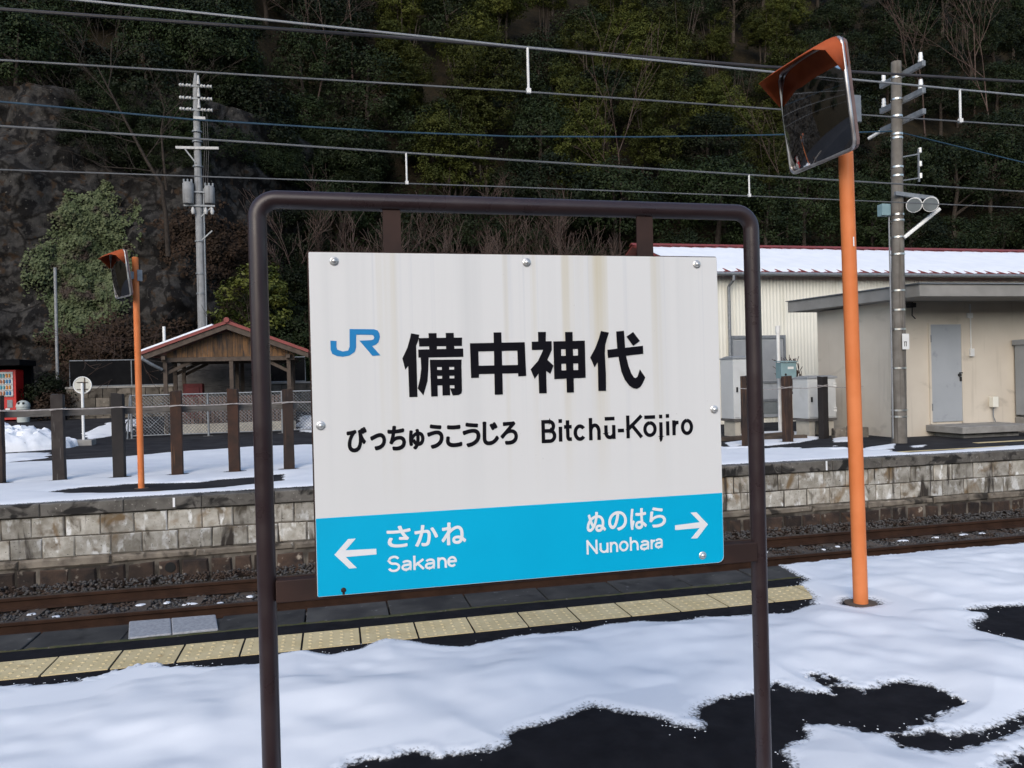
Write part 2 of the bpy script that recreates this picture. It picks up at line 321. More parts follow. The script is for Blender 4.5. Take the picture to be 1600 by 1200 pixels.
# near platform
plat = struct(MB().box(-60, 80, -4, 5.0, -1.4, 0).box(-60, 80, 5.0, 5.31, -1.4, -.13).build('platform', m_asphalt))
slabs = []
for k in range(4):
    q = MB(); L_ = .262; y0, y1 = .012, .372+random.uniform(-.006, .006)
    q.box(-L_, L_, y0, y1, -.125, random.uniform(-.004, .003)); slabs.append(q.mesh('edge_slab')); slabs[-1].materials.append(m_slab)
x = -1.27 - .535*7 + .2675
for k in range(26):
    if not (-1.272 < x < -.73):
        o = link('edge_slab', slabs[k % 4], None, plat, bevel=.006, loc=(x, 5.005, random.uniform(-.004, .002)))
    x += .535
SL = [[-1.23,5.05],[-0.72,5.07],[-0.78,5.39],[-1.31,5.41]]
for k in range(2):
    lerp = lambda a, b_, t_: (a[0]+(b_[0]-a[0])*t_, a[1]+(b_[1]-a[1])*t_)
    t0, t1 = (0, .475) if k == 0 else (.482, 1)
    MB().prism([lerp(SL[0], SL[1], t0), lerp(SL[0], SL[1], t1), lerp(SL[3], SL[2], t1), lerp(SL[3], SL[2], t0)], lambda a, b_, d: (a, b_, .006-d), .12).build('edge_slab', m_slab2, plat, bevel=.008)
MB().box(-1.53, -.47, 5.03, 5.34, -.13, -.012).build('edge_slab', m_slab, plat)
# mossy joint behind the edge slabs
mv = []; mf = []; nx = 420
for i in range(nx):
    x = -5 + i*.033; wdt = max(.002, .008 + .022*noise.noise((x*1.3, 0, 0)) + .014*noise.noise((x*9, 1, 0)))
    for j, (yy, zz) in enumerate(((-wdt, .001), (-wdt*.4, .007+.007*noise.noise((x*13, 2, 0))), (wdt*.4, .009+.008*noise.noise((x*17, 3, 0))), (wdt, .003))):
        mv.append((x, 5.005+yy, zz))
    if i: mf += [((i-1)*4+j, i*4+j, i*4+j+1, (i-1)*4+j+1) for j in range(3)]
o = link('moss_strip', fast_mesh('moss_strip', mv, mf), m_moss, plat, smooth=True); stuff(o)
# tactile paving
q = MB().box(-.1605, .1605, -.147, .147, -.015, .005)
tile = MB(); tile.v, tile.f = q.v, q.f
for i in range(5):
    for j in range(5): tile.dome(((i-2)*.060, (j-2)*.057, .0045), .0125, .005, 8, (0, 0, 1), 2)
tile_me = tile.mesh('tactile_tile'); tile_me.materials.append(m_yellow)
for k in range(-8, 24):
    link('tactile_tile', tile_me, None, plat, loc=(-.036 + k*.333, 4.668 + random.uniform(-.003, .003), random.uniform(-.001, .001))).rotation_euler = (0, 0, random.choice((0, math.pi)) + random.uniform(-.006, .006))

# far platform with its block wall
fplat = struct(MB().box(-60, 80, 11.74, 17.9, -1.4, 0).box(-60, -7.02, 11.6, 11.74, -1.4, -.01).box(15.02, 80, 11.6, 11.74, -1.4, -.01).build('far_platform', m_road))
MB().box(-7, 15, 11.588, 11.738, -1.4, -.1).build('mortar_bed', m_mortar, fplat)
def piece_row(name, m, x0, x1, wd, z0, z1, yf, yb, gap, jx, jy, bev, nvar=5, jz=0, off=0.0):
    x = x0 - off*wd; i = 0
    while x < x1:
        ww = wd*(1+random.uniform(-jx, jx)); hw = (ww-gap)/2; hz = (z1-z0-gap)/2; dy = random.uniform(-jy, jy)
        c = bev; X = hw; Z = hz; v = []
        jt = lambda: random.uniform(-jz, jz)
        outer = [(-X+jt(), -Z+jt()), (X+jt(), -Z+jt()), (X+jt(), Z+jt()), (-X+jt(), Z+jt())]
        v = [(a, yb-yf, d) for a, d in outer] + [(a, c, d) for a, d in outer] + [(a-math.copysign(c, a), jt()*.3, d-math.copysign(c, d)) for a, d in outer]
        f = [(8,9,10,11)] + [(4+k, 4+(k+1) % 4, 8+(k+1) % 4, 8+k) for k in range(4)] + [(k, (k+1) % 4, 4+(k+1) % 4, 4+k) for k in range(4)]
        me = bpy.data.meshes.new(name); me.from_pydata(v, [], f); me.update()
        link(name, me, m, fplat, loc=(x+ww/2, yf+dy, (z0+z1)/2)); x += ww; i += 1
piece_row('coping_stone', m_coping, -7, 15, 1.02, -.185, -.004, 11.53, 11.75, .006, .05, .003, .012)
piece_row('wall_block', m_block, -7, 15, .43, -.475, -.19, 11.575, 11.70, .010, .14, .006, .014, jz=.007)
piece_row('wall_block', m_block, -7, 15, .43, -.755, -.475, 11.575, 11.70, .010, .14, .006, .014, jz=.007, off=.45)
piece_row('wall_ledge', m_ledge, -7, 15, 1.15, -.885, -.757, 11.56, 11.70, .004, .25, .008, .03, jz=.014)
piece_row('base_stone', m_stone, -7, 15, .33, -1.24, -.89, 11.565, 11.70, .04, .26, .012, .022, jz=.018)
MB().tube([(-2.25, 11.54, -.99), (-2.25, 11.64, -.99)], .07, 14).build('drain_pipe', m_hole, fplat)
MB().box(-2.19, -2.16, 11.522, 11.53, -.15, -.02).build('paint_mark', m_white, fplat)
MB().box(8.16, 8.19, 11.522, 11.53, -.17, -.01).build('paint_mark', m_white, fplat)
# yellow line on the far platform
MB().box(12.6, 30, 12.88, 13.02, -.02, .005).build('yellow_line', m_yellow, fplat)
MB().box(-4.5, 12.6, 12.08, 12.2, -.02, .004).build('yellow_line', m_yellow, fplat)

# tracks
def rail_profile(): return [(-.06,0),(.06,0),(.06,.012),(.010,.03),(.010,.105),(.033,.115),(.033,.143),(.027,.150),(-.027,.150),(-.033,.143),(-.033,.115),(-.010,.105),(-.010,.03),(-.06,.012)]
bed = MB().box(-60, 80, 5.33, 11.56, -1.32, -1.235)
struct(bed.build('track_bed', m_bed))
slp_me = MB().box(-.1, .1, -1.05, 1.05, -.14, 0).mesh('sleeper'); slp_me.materials.append(m_sleeper)
for yc, lab in ((6.8, 'railway track with rusty rails beside the tactile paved platform'), (10.18, 'railway track with rusty rails below the block platform wall')):
    t = thing('railway_track', lab, 'track', (0, yc, -1.2), 0, 'railway tracks between the platforms')
    for s in (-1, 1):
        rl = MB().prism(rail_profile(), lambda a, b_, d: (-60+d, s*.566+a, b_), 140).build('rail', m_rail, t)
        MB().box(-60, 80, s*.566-.026, s*.566+.026, .1495, .1515).build('rail_head', m_railtop, rl)
    for k in range(-14, 32):
        link('sleeper', slp_me, None, t, loc=(k*.62+.1, 0, -.004+random.uniform(-.006, .004)))
# ballast stones, far more than anyone could count
def ballast(n, x0, x1, y0, y1, zf, smin, smax, name):
    ph = (1+5**.5)/2
    iv = np.array([(-1,ph,0),(1,ph,0),(-1,-ph,0),(1,-ph,0),(0,-1,ph),(0,1,ph),(0,-1,-ph),(0,1,-ph),(ph,0,-1),(ph,0,1),(-ph,0,-1),(-ph,0,1)])/1.9
    fi = np.array([(0,11,5),(0,5,1),(0,1,7),(0,7,10),(0,10,11),(1,5,9),(5,11,4),(11,10,2),(10,7,6),(7,1,8),(3,9,4),(3,4,2),(3,2,6),(3,6,8),(3,8,9),(4,9,5),(2,4,11),(6,2,10),(8,6,7),(9,8,1)])
    P = np.stack([rng.uniform(x0, x1, n), rng.uniform(y0, y1, n)], 1)
    near = (np.abs(np.abs(P[:,1]-10.18)-.566) < .075) | (np.abs(np.abs(P[:,1]-6.8)-.566) < .075)
    P = P[~near]; n = len(P)
    s = rng.uniform(smin, smax, (n,1,3))*np.array([1,1,.75]); a = rng.uniform(0, 6.28, n)
    V = iv[None]*(1+rng.uniform(-.28,.28,(n,12,1)))*s
    ca, sa = np.cos(a)[:,None], np.sin(a)[:,None]
    X = V[:,:,0]*ca - V[:,:,1]*sa + P[:,0:1]; Y = V[:,:,0]*sa + V[:,:,1]*ca + P[:,1:2]
    Z = V[:,:,2] + np.array([zf(p[1]) for p in P])[:,None] + rng.uniform(-.01,.02,(n,1))
    vv = np.stack([X,Y,Z],2).reshape(-1,3); ff = (fi[None] + (np.arange(n)*12)[:,None,None]).reshape(-1,3)
    return link(name, fast_mesh(name, vv, ff), m_ballast)
def bz(y):
    d = min(abs(y-10.18), abs(y-6.8))
    if y > 10.95: return -1.205 + .10*min(1, (y-10.95)/.5)
    return -1.222
stuff(ballast(24000, -6, 15, 9.1, 11.56, bz, .011, .030, 'ballast'), 'grey broken stone ballast around the far rails', 'ballast')
stuff(ballast(5000, -7, 16, 5.4, 9.1, bz, .03, .05, 'ballast'), 'grey broken stone ballast under the near rails', 'ballast')

# ------------------------------------------------------------------ snow (height fields)
def sdf(P, poly):
    """signed distance, positive inside"""
    A = np.array(poly, float); B = np.roll(A, -1, 0); d = np.full(len(P), 1e9); ins = np.zeros(len(P), bool)
    for a, b_ in zip(A, B):
        e = b_-a; wv = P-a; h = np.clip((wv@e)/max(e@e, 1e-12), 0, 1)
        d = np.minimum(d, np.linalg.norm(wv-h[:,None]*e, axis=1))
        c = ((a[1] <= P[:,1]) != (b_[1] <= P[:,1])); 
        with np.errstate(divide='ignore', invalid='ignore'): xx = a[0] + (P[:,1]-a[1])/(b_[1]-a[1])*(b_[0]-a[0])
        ins ^= c & (P[:,0] < xx)
    return np.where(ins, d, -d)
_tab = rng.random((256, 256))
def vnoise(x, y):
    xi = np.floor(x).astype(int); yi = np.floor(y).astype(int); fx = x-xi; fy = y-yi; fx = fx*fx*(3-2*fx); fy = fy*fy*(3-2*fy)
    g = lambda i, j: _tab[i & 255, j & 255]
    return (g(xi,yi)*(1-fx)+g(xi+1,yi)*fx)*(1-fy) + (g(xi,yi+1)*(1-fx)+g(xi+1,yi+1)*fx)*fy - .5
def fbm(x, y, o=4):
    s = 0; a = 1
    for k in range(o): s = s + a*vnoise(x*2**k+17*k, y*2**k+31*k); a *= .5
    return s
def snow_sheet(name, x0, x1, y0, y1, st, sdfn, base, hmax, soft, amp, edge, fscale=3.0, grit=0.0):
    nx = int((x1-x0)/st)+1; ny = int((y1-y0)/st)+1
    gx_, gy_ = np.meshgrid(np.linspace(x0, x1, nx), np.linspace(y0, y1, ny), indexing='ij'); P = np.stack([gx_.ravel(), gy_.ravel()], 1)
    s0 = sdfn(P) + edge*fbm(P[:,0]*2.2, P[:,1]*2.2, 2)*.8
    s = s0 + edge*(fbm(P[:,0]*9, P[:,1]*9, 4)*.9 + fbm(P[:,0]*31, P[:,1]*31, 3)*grit*np.clip(.35 + 3.2*fbm(P[:,0]*.9+5, P[:,1]*1.3, 2), .25, 2.4))
    hgt = hmax*(1-np.exp(-np.clip(s0, 0, None)/soft)) + amp*fbm(P[:,0]*fscale, P[:,1]*fscale*1.15, 3)*np.clip(s0/.25, 0, 1)
    hgt = np.maximum(hgt, np.clip(s*.22, .001, .016))
    z = np.where(s > 0, base + .001 + hgt, base - .004 + np.clip(s, -.02, 0))
    idx = np.arange(nx*ny).reshape(nx, ny)
    f = np.stack([idx[:-1,:-1], idx[1:,:-1], idx[1:,1:], idx[:-1,1:]], -1).reshape(-1, 4)
    keep = (s[f] > -st*.9).any(1); f = f[keep]
    u, inv = np.unique(f, return_inverse=True)
    v = np.stack([P[:,0], P[:,1], z], 1)[u]
    return link(name, fast_mesh(name, v, inv.reshape(f.shape)), m_gsnow if st < .1 else m_snow, smooth=True)
BARE = [[[-2.29,4.51],[-1.69,4.44],[-1.57,4.42],[-1.41,4.39],[-1.24,4.42],[-1.14,4.55],[-1.01,4.59],[-0.91,4.51],[-0.7,4.41],[-0.43,4.38],[-0.31,4.51],[-0.17,4.53],[-0.03,4.4],[0.09,4.44],[0.23,4.56],[0.28,4.58],[0.41,4.51],[0.58,4.36],[0.73,4.29],[0.87,4.36],[0.99,4.38],[1.38,4.38],[1.6,4.43],[1.8,4.41],[2.02,4.34],[2.21,4.37],[2.53,4.31],[2.74,4.29],[2.99,4.4],[3.05,4.53],[3.16,4.83],[3.3,4.96],[3.32,5.19],[3.35,5.46],[3.53,5.56],[3.35,5.69],[-0.55,5.64],[-2.87,5.67]],[[0.01,2.93],[0.07,3.07],[0.17,3.09],[0.29,3.11],[0.39,3.05],[0.52,3.05],[0.69,3.08],[0.7,3.16],[0.8,3.19],[1.02,3.26],[1.12,3.32],[1.19,3.24],[1.3,3.2],[1.38,3.1],[1.38,3.05],[1.49,3.0],[1.54,3.05],[1.51,3.1],[1.59,3.17],[1.72,3.23],[1.9,3.25],[1.98,3.28],[2.06,3.32],[2.08,3.25],[2.14,3.19],[2.23,3.12],[2.27,3.16],[2.27,3.35],[2.31,3.35],[2.38,3.12],[2.53,3.17],[2.66,3.15],[2.72,3.08],[2.73,3.0],[2.7,2.9],[2.59,2.85],[2.47,2.83],[2.33,2.77],[2.22,2.75],[2.13,2.79],[2.1,2.84],[1.99,2.9],[1.91,2.9],[1.86,2.79],[1.71,2.74],[1.69,2.65],[1.59,2.48]],[[2.2,2.71],[2.27,2.7],[2.38,2.68],[2.39,2.63],[2.57,2.62],[2.86,2.71],[3.02,2.73],[2.91,2.63],[2.78,2.64],[2.61,2.6],[2.42,2.57],[2.26,2.59],[2.19,2.64]],[[3.83,3.98],[3.9,3.93],[3.82,3.85],[3.65,3.78],[3.58,3.68],[3.62,3.55],[3.67,3.48],[3.84,3.32],[4.51,3.9],[4.18,3.95],[4.02,3.99]],[[2.34,2.34],[2.46,2.4],[2.59,2.44],[2.8,2.43],[2.43,2.11]]]
def near_sdf(P):
    s = np.full(len(P), 3.0)
    s = np.minimum(s, 5.40 - P[:,1])
    for k, pl in enumerate(BARE):
        d = sdf(P, pl)
        s = np.minimum(s, -d)
    s = np.minimum(s, np.hypot((P[:,0]-3.30)/1.5, P[:,1]-4.32)-.062)
    s = np.minimum(s, np.hypot(P[:,0]+.174, P[:,1]-2.08)-.05); s = np.minimum(s, np.hypot(P[:,0]-1.238, P[:,1]-2.08)-.05)
    return s
stuff(snow_sheet('snow', -3.2, 8.6, 1.6, 5.44, .0125, near_sdf, 0, .050, .26, .050, .040, 2.1, 1.3), 'melting snow lying over the near asphalt platform', 'snow')
# loose crumbs of slush along the melting edges
cp = np.stack([rng.uniform(-2.6, 6.5, 160000), rng.uniform(1.8, 5.0, 160000)], 1); cs = near_sdf(cp)
cl = fbm(cp[:,0]*5, cp[:,1]*5, 3)
cp = cp[(cs < 0) & (cs > -.16) & (rng.random(len(cs)) < .4*np.exp(cs/.02)*np.clip(.25+2.2*cl, .05, 1))]
ov = np.array([(1,0,0),(-1,0,0),(0,1,0),(0,-1,0),(0,0,1),(0,0,-1)]); of = np.array([(0,2,4),(2,1,4),(1,3,4),(3,0,4),(2,0,5),(1,2,5),(3,1,5),(0,3,5)])
cr = rng.uniform(.0015, .0045, (len(cp), 1, 1))*rng.uniform(.6, 1.3, (len(cp), 6, 1))*np.array([1.3, 1.3, .6])
cv = ov[None]*cr + np.concatenate([cp, np.full((len(cp), 1), .0015)], 1)[:, None]
stuff(link('slush', fast_mesh('slush', cv.reshape(-1, 3), (of[None] + (np.arange(len(cp))*6)[:, None, None]).reshape(-1, 3)), m_snow), 'loose crumbs of slush along the melting snow edge', 'slush')
FS = [[[-5.4,11.45],[-4.34,11.56],[-1.24,11.76],[0.74,11.78],[6.3,11.63],[9.15,11.66],[12.21,11.47],[14.27,11.35],[15.24,12.12],[12.92,12.13],[11.95,12.05],[11.03,11.98],[10.14,11.91],[9.81,12.5],[9.61,13.36],[8.83,13.48],[8.49,14.32],[7.69,14.44],[-0.63,20.1],[-1.86,20.18],[-3.79,19.36],[-4.72,18.7],[-5.67,18.44],[-6.93,18.51],[-8.52,18.12]]]; FB = [[[-4.13,12.79],[-4.02,13.03],[-3.79,13.15],[-3.18,13.28],[-2.18,13.0],[-1.73,13.22],[-0.85,13.54],[-0.8,12.63],[-1.6,12.2],[-2.13,12.14],[-2.46,12.08],[-3.09,12.21],[-3.87,12.54]]]; FP = [[[8.39,15.46],[9.5,16.01],[10.86,16.05],[11.0,15.52],[9.76,14.65],[8.79,14.32],[7.98,14.44]],[[10.12,13.08],[10.58,13.3],[11.27,13.59],[10.51,12.71],[9.96,12.56]],[[11.09,13.01],[11.58,13.06],[11.14,12.66],[10.86,12.66]],[[11.11,15.45],[11.8,15.24],[10.93,14.33],[10.31,14.33]],[[9.46,17.43],[10.28,17.93],[11.3,17.8],[11.69,17.0],[10.73,16.37],[9.69,16.33]]]; PZ = [[[-8.1,21.67],[-6.93,21.6],[-6.48,20.1],[-7.01,19.42],[-7.06,18.85]],[[-7.9,27.58],[-7.73,29.88],[-7.03,30.99],[-6.45,27.97],[-6.89,26.65],[-7.27,26.0]],[[-10.82,38.12],[-10.01,39.3],[-8.64,34.38],[-9.5,34.03]],[[-9.89,41.19],[-8.71,42.4],[-7.07,34.75],[-7.03,30.99],[-8.04,33.47]],[[-1.16,30.35],[-0.44,29.82],[-0.38,25.34],[-1.03,25.78]]]
def far_sdf(P):
    s = sdf(P, FS[0])
    dark = P[:,0] > 5.2
    s = np.where(dark, s + .95*fbm(P[:,0]*1.5+9, P[:,1]*5.2, 4)*np.clip((P[:,1]-12.0)/.6, 0, 1) - .10*np.clip((P[:,1]-12.4)/1.0, 0, 1), s)
    for pl in FB:
        d = sdf(P, pl); s = np.minimum(s, -d - .10*fbm(P[:,0]*2.1, P[:,1]*7, 3))
    for pl in FP: s = np.maximum(s, sdf(P, pl))
    s = np.minimum(s, P[:,1]-11.56)
    for px, py in [(-5.4+.0,14.4),(-4.5,14.4),(-3.57,14.4),(-2.64,14.4),(-1.7,14.4),(-.77,14.4),(8.4,14.5),(9.65,14.95),(10.86,15.4)]:
        s = np.minimum(s, np.hypot((P[:,0]-px)/1.4, P[:,1]-py)-.11)
    s = np.minimum(s, np.hypot((P[:,0]+2.844)/1.8, P[:,1]-12.67)-.12)
    return s
stuff(snow_sheet('snow', -7.5, 17.5, 11.5, 20.6, .05, far_sdf, 0, .035, .12, .018, .05, 1.6), 'thin snow lying over the far platform', 'snow')
def plaza_sdf(P):
    s = np.full(len(P), -9.0)
    for pl in PZ: s = np.maximum(s, sdf(P, pl))
    return s
pz = snow_sheet('snow', -10.5, 2.5, 17.5, 33.0, .10, plaza_sdf, 0, .07, .3, .05, .25, 1.2)
for v in pz.data.vertices:
    y = v.co.y
    v.co.z += -.045 + (0 if y < 24.5 else (y-24.5)/2.5*.11 if y < 27 else .11 + (y-27)/3.5*.34 if y < 30.5 else .45)
stuff(pz, 'patches of snow left on the station square', 'snow')
# snow caps on the sleepers between the far rails
sc = MB()
for k in range(-11, 26):
    for rep_ in range(2):
        if random.random() > (.7 if rep_ == 0 else .35): continue
        cx_ = k*.62+.1 + random.uniform(-.06, .06) + rep_*.28; cy_ = 10.18 + random.uniform(.05, .36); rx, ry = random.uniform(.04, .10)*(1-.4*rep_), random.uniform(.03, .06)
        n = 14; ring = [(cx_+rx*math.cos(a)*(1+.5*noise.noise((math.cos(a)*1.5+k, math.sin(a)*1.5, rep_+.3))), cy_+ry*math.sin(a)*(1+.5*noise.noise((math.cos(a)*1.5+k, math.sin(a)*1.5, rep_+7.3)))) for a in np.linspace(0, 2*math.pi, n+1)[:-1]]
        z0 = -1.207 if rep_ == 0 else -1.212
        sc.add([(x, y, z0) for x, y in ring] + [(cx_+(x-cx_)*.7, cy_+(y-cy_)*.7, z0+.013) for x, y in ring], [(i, (i+1) % n, n+(i+1) % n, n+i) for i in range(n)] + [tuple(range(n, 2*n))])
stuff(sc.build('snow', m_snow, smooth=True), 'small snow caps on the sleepers between the far rails', 'snow')
# shovelled snow heap
def heap(name, cx_, cy_, rx, ry, h, loc, label, seed):
    n = 56; v = []; f = []
    for i in range(n):
        for j in range(n):
            a = (i/(n-1)*2-1); c = (j/(n-1)*2-1); r_ = math.hypot(a, c)
            e = max(0, 1 - r_**2.4); p_ = Vector((a*rx*1.6, c*ry*1.6, seed))
            lump = .5*noise.noise(p_*1.1) + .38*abs(noise.noise(p_*2.6)) + .26*noise.cell(p_*3.4)*.6 + .16*noise.noise(p_*6)
            z = h*(e**.55)*(.72 + .55*lump) if e > 0 else -.05
            v.append((a*rx + .06*noise.noise(p_*5), c*ry, z))
    f = [(i*n+j, (i+1)*n+j, (i+1)*n+j+1, i*n+j+1) for i in range(n-1) for j in range(n-1)]
    o = link(name, fast_mesh(name, v, f), m_dsnow, smooth=True, loc=loc); return tag(o, label, 'snow heap')
heap('snow_heap', 0, 0, 2.0, 1.15, .80, (-9.0, 23.6, -.05), 'lumpy shovelled snow heap beside the round bus stop sign', 3.0)
heap('snow_heap', 0, 0, .75, .5, .42, (-7.75, 24.1, -.05), 'low tail of shovelled snow against the bus stop sign base', 8.0)
heap('snow_heap', 0, 0, .95, .55, .45, (-.35, 27.6, .05), 'small snow heap behind the wire fence end, right of the bicycle shelter', 12.0)

# ------------------------------------------------------------------ station name sign
BX0, BX1, BZ0, BZ1 = [-0.0488,1.1218,0.9442,1.8486]
YS = 2.08
sign = thing('station_sign', 'white and blue station name sign hung in a brown tube frame', 'sign', (-.174, YS, 0))
def S(u, v, d=0): return (BX0 + u/1000 + .174, -d, BZ0 + v/1000)      # board millimetres -> sign local, d = proud towards the camera
tz = 1.9925; pl_ = -.004; pr_ = 1.261+.174; rr = .052; yb = .040
path = [(pl_, yb, -.25), (pl_, yb, .6), (pl_, yb, 1.3)]
path += [(pl_+rr-rr*math.cos(a), yb, tz-rr+rr*math.sin(a)) for a in np.linspace(0, math.pi/2, 9)]
path += [(pr_-rr+rr*math.sin(a), yb, tz-rr+rr*math.cos(a)) for a in np.linspace(0, math.pi/2, 9)]
path += [(pr_, yb, 1.3), (pr_, yb, .6), (pr_, yb, -.25)]
MB().tube(path, .0242, 24).build('frame', m_frame, sign, smooth=True)
for a, b_ in ((.148, .196), (.884, .934)):
    MB().box(a+.174, b_+.174, .030, .036, BZ1-.04, tz-.015).build('hanger_plate', m_rust, sign)
MB().box(.02, pr_-.02, .012, .052, .934, .992).build('lower_bar', m_rust, sign, bevel=.003)
MB().box(.02+.11, pr_-.14, .012, .050, BZ1-.05, BZ1-.012).build('upper_bar', m_rust, sign, bevel=.003)
Wm, Hm = (BX1-BX0)*1000, (BZ1-BZ0)*1000
def rrect(x0, x1, z0, z1, r_, corners=(1,1,1,1)):
    out = []
    for k, (cx_, cz_, a0) in enumerate(((x0, z0, 180), (x1, z0, 270), (x1, z1, 0), (x0, z1, 90))):
        if not corners[k]: out.append((cx_, cz_)); continue
        ox = cx_ + (r_ if cx_ == x0 else -r_); oz = cz_ + (r_ if cz_ == z0 else -r_)
        out += [(ox + r_*math.cos(R(a0+t)), oz + r_*math.sin(R(a0+t))) for t in (0, 30, 60, 90)]
    return out
bpoly = rrect(0, Wm, 0, Hm, 4); bpoly = bpoly[:4] + rrect(0, Wm, 0, Hm, 18)[4:8] + bpoly[8:]
board = MB().prism(bpoly, lambda u, v, d: S(u, v, -d), .010).build('board', m_signw, sign)
MB().prism(rrect(-4, Wm+3, -3, Hm+4, 3), lambda u, v, d: S(u, v, -.0102-d), .003).build('backing_sheet', m_rust, board)
bandp = [(1.0, 1.0)] + [(x_, z_) for x_, z_ in rrect(1, Wm-1, 1, 205, 18)[4:8]] + [(Wm-1, 206), (1, 206)]
MB().prism(bandp, lambda u, v, d: S(u, v, .0006-d), .0006).build('blue_band', m_signb, board)
def flat(polys, name, m, par, d0=.0008):
    q = MB()
    for k, pl in enumerate(polys):
        q.prism(pl, lambda u, v, d: S(u, v, d0 + .00004*k - d), .0003)
    return q.build(name, m, par)
flat([[[262,689],[284,685],[281,670],[275,655],[275,579],[275,517],[253,517],[252,601],[244,591],[237,622],[251,650],[259,676]],[[282,676],[401,676],[400,653],[283,653]],[[309,689],[331,689],[331,642],[310,642]],[[356,689],[378,689],[379,641],[356,641]],[[280,645],[403,646],[403,623],[280,623]],[[286,627],[308,627],[306,589],[303,559],[291,521],[276,540],[283,566],[287,594]],[[311,617],[398,616],[397,596],[311,597]],[[311,604],[330,604],[330,517],[312,517]],[[343,604],[363,603],[364,519],[343,519]],[[377,603],[397,603],[397,531],[395,523],[387,519],[371,518],[364,538],[376,538]],[[322,589],[387,589],[386,572],[322,573]],[[322,565],[386,565],[386,546],[321,547]],[[422,660],[445,660],[445,565],[423,565]],[[424,660],[576,661],[576,638],[424,637]],[[555,660],[577,661],[579,567],[556,566]],[[425,598],[574,598],[574,575],[425,575]],[[489,689],[511,689],[511,517],[488,517]],[[616,689],[639,689],[638,660],[616,660]],[[597,662],[655,663],[655,638],[641,610],[636,598],[614,572],[603,558],[592,585],[614,608],[630,639],[597,639]],[[614,598],[637,598],[637,517],[615,517]],[[642,610],[659,594],[649,571],[636,580],[634,606]],[[660,662],[682,662],[682,557],[660,556]],[[661,662],[752,663],[752,640],[661,640]],[[732,663],[753,663],[753,558],[731,557]],[[677,621],[737,621],[736,599],[677,599]],[[662,580],[752,580],[752,558],[662,556]],[[695,688],[717,688],[717,517],[696,517]],[[802,690],[826,685],[819,666],[814,650],[812,626],[814,563],[813,519],[790,519],[790,601],[780,587],[768,615],[783,640],[795,668]],[[820,636],[929,646],[930,623],[821,613]],[[848,688],[872,690],[874,641],[877,615],[883,589],[891,567],[899,555],[904,553],[910,557],[918,578],[934,554],[926,538],[918,527],[907,522],[896,524],[884,532],[871,549],[861,573],[855,605],[850,641]],[[879,673],[900,686],[920,660],[899,646]]], 'lettering', m_black, board)
flat([[[50,672],[66,671],[65,656],[67,648],[81,643],[95,645],[99,655],[100,702],[164,701],[174,697],[178,689],[179,680],[175,666],[168,660],[158,656],[179,631],[158,630],[125,671],[156,672],[162,674],[164,679],[162,684],[158,686],[117,687],[116,653],[112,641],[98,632],[81,629],[66,631],[54,637],[50,648]]], 'logo', m_logo, board)
for ar_ in [[[46,108],[82,147],[102,147],[75,118],[155,116],[155,101],[75,100],[103,69],[83,69]],[[1121,116],[1085,154],[1066,154],[1095,124],[1016,120],[1016,106],[1094,107],[1066,78],[1086,77]]]: flat([ar_], 'arrow', m_white, board, .0012)
def glyph(ch, weight):
    cu = bpy.data.curves.new('glyph', 'FONT'); cu.body = ch; cu.resolution_u = 6; cu.offset = weight
    o = bpy.data.objects.new('glyph', cu); C.objects.link(o); dg = bpy.context.evaluated_depsgraph_get()
    me = bpy.data.meshes.new_from_object(o.evaluated_get(dg)); bpy.data.objects.remove(o); bpy.data.curves.remove(cu)
    v = np.array([q.co[:2] for q in me.vertices]); f = [tuple(p.vertices) for p in me.polygons]; bpy.data.meshes.remove(me); return v, f
def text_row(rows, weight, name, m, par, d):
    """print each glyph thickened by overprinting it in a small circle (weight in board millimetres)"""
    q = MB()
    for ch, u0_, u1_, v0_, v1_ in rows:
        v, f = glyph(ch, 0); a = v.min(0); c = v.max(0); w_ = weight
        for k in range(11):
            ox, oz = (0, 0) if k == 0 else (w_*math.cos(k*.6283), w_*math.sin(k*.6283))
            q.add([S(u0_+w_ + (p[0]-a[0])/(c[0]-a[0])*(u1_-u0_-2*w_) + ox, v0_+w_ + (p[1]-a[1])/(c[1]-a[1])*(v1_-v0_-2*w_) + oz, d + .00002*k) for p in v], f)
    return q.build(name, m, par)
text_row([["び",85,138,375,442],["っ",146,188,378,424],["ち",192,241,375,442],["ゅ",249,291,375,431],["う",298,343,375,442],["こ",349,394,377,438],["う",395,445,375,443],["じ",451,497,378,444],["ろ",501,551,377,442]], 2.6, 'lettering', m_black, board, .0010)
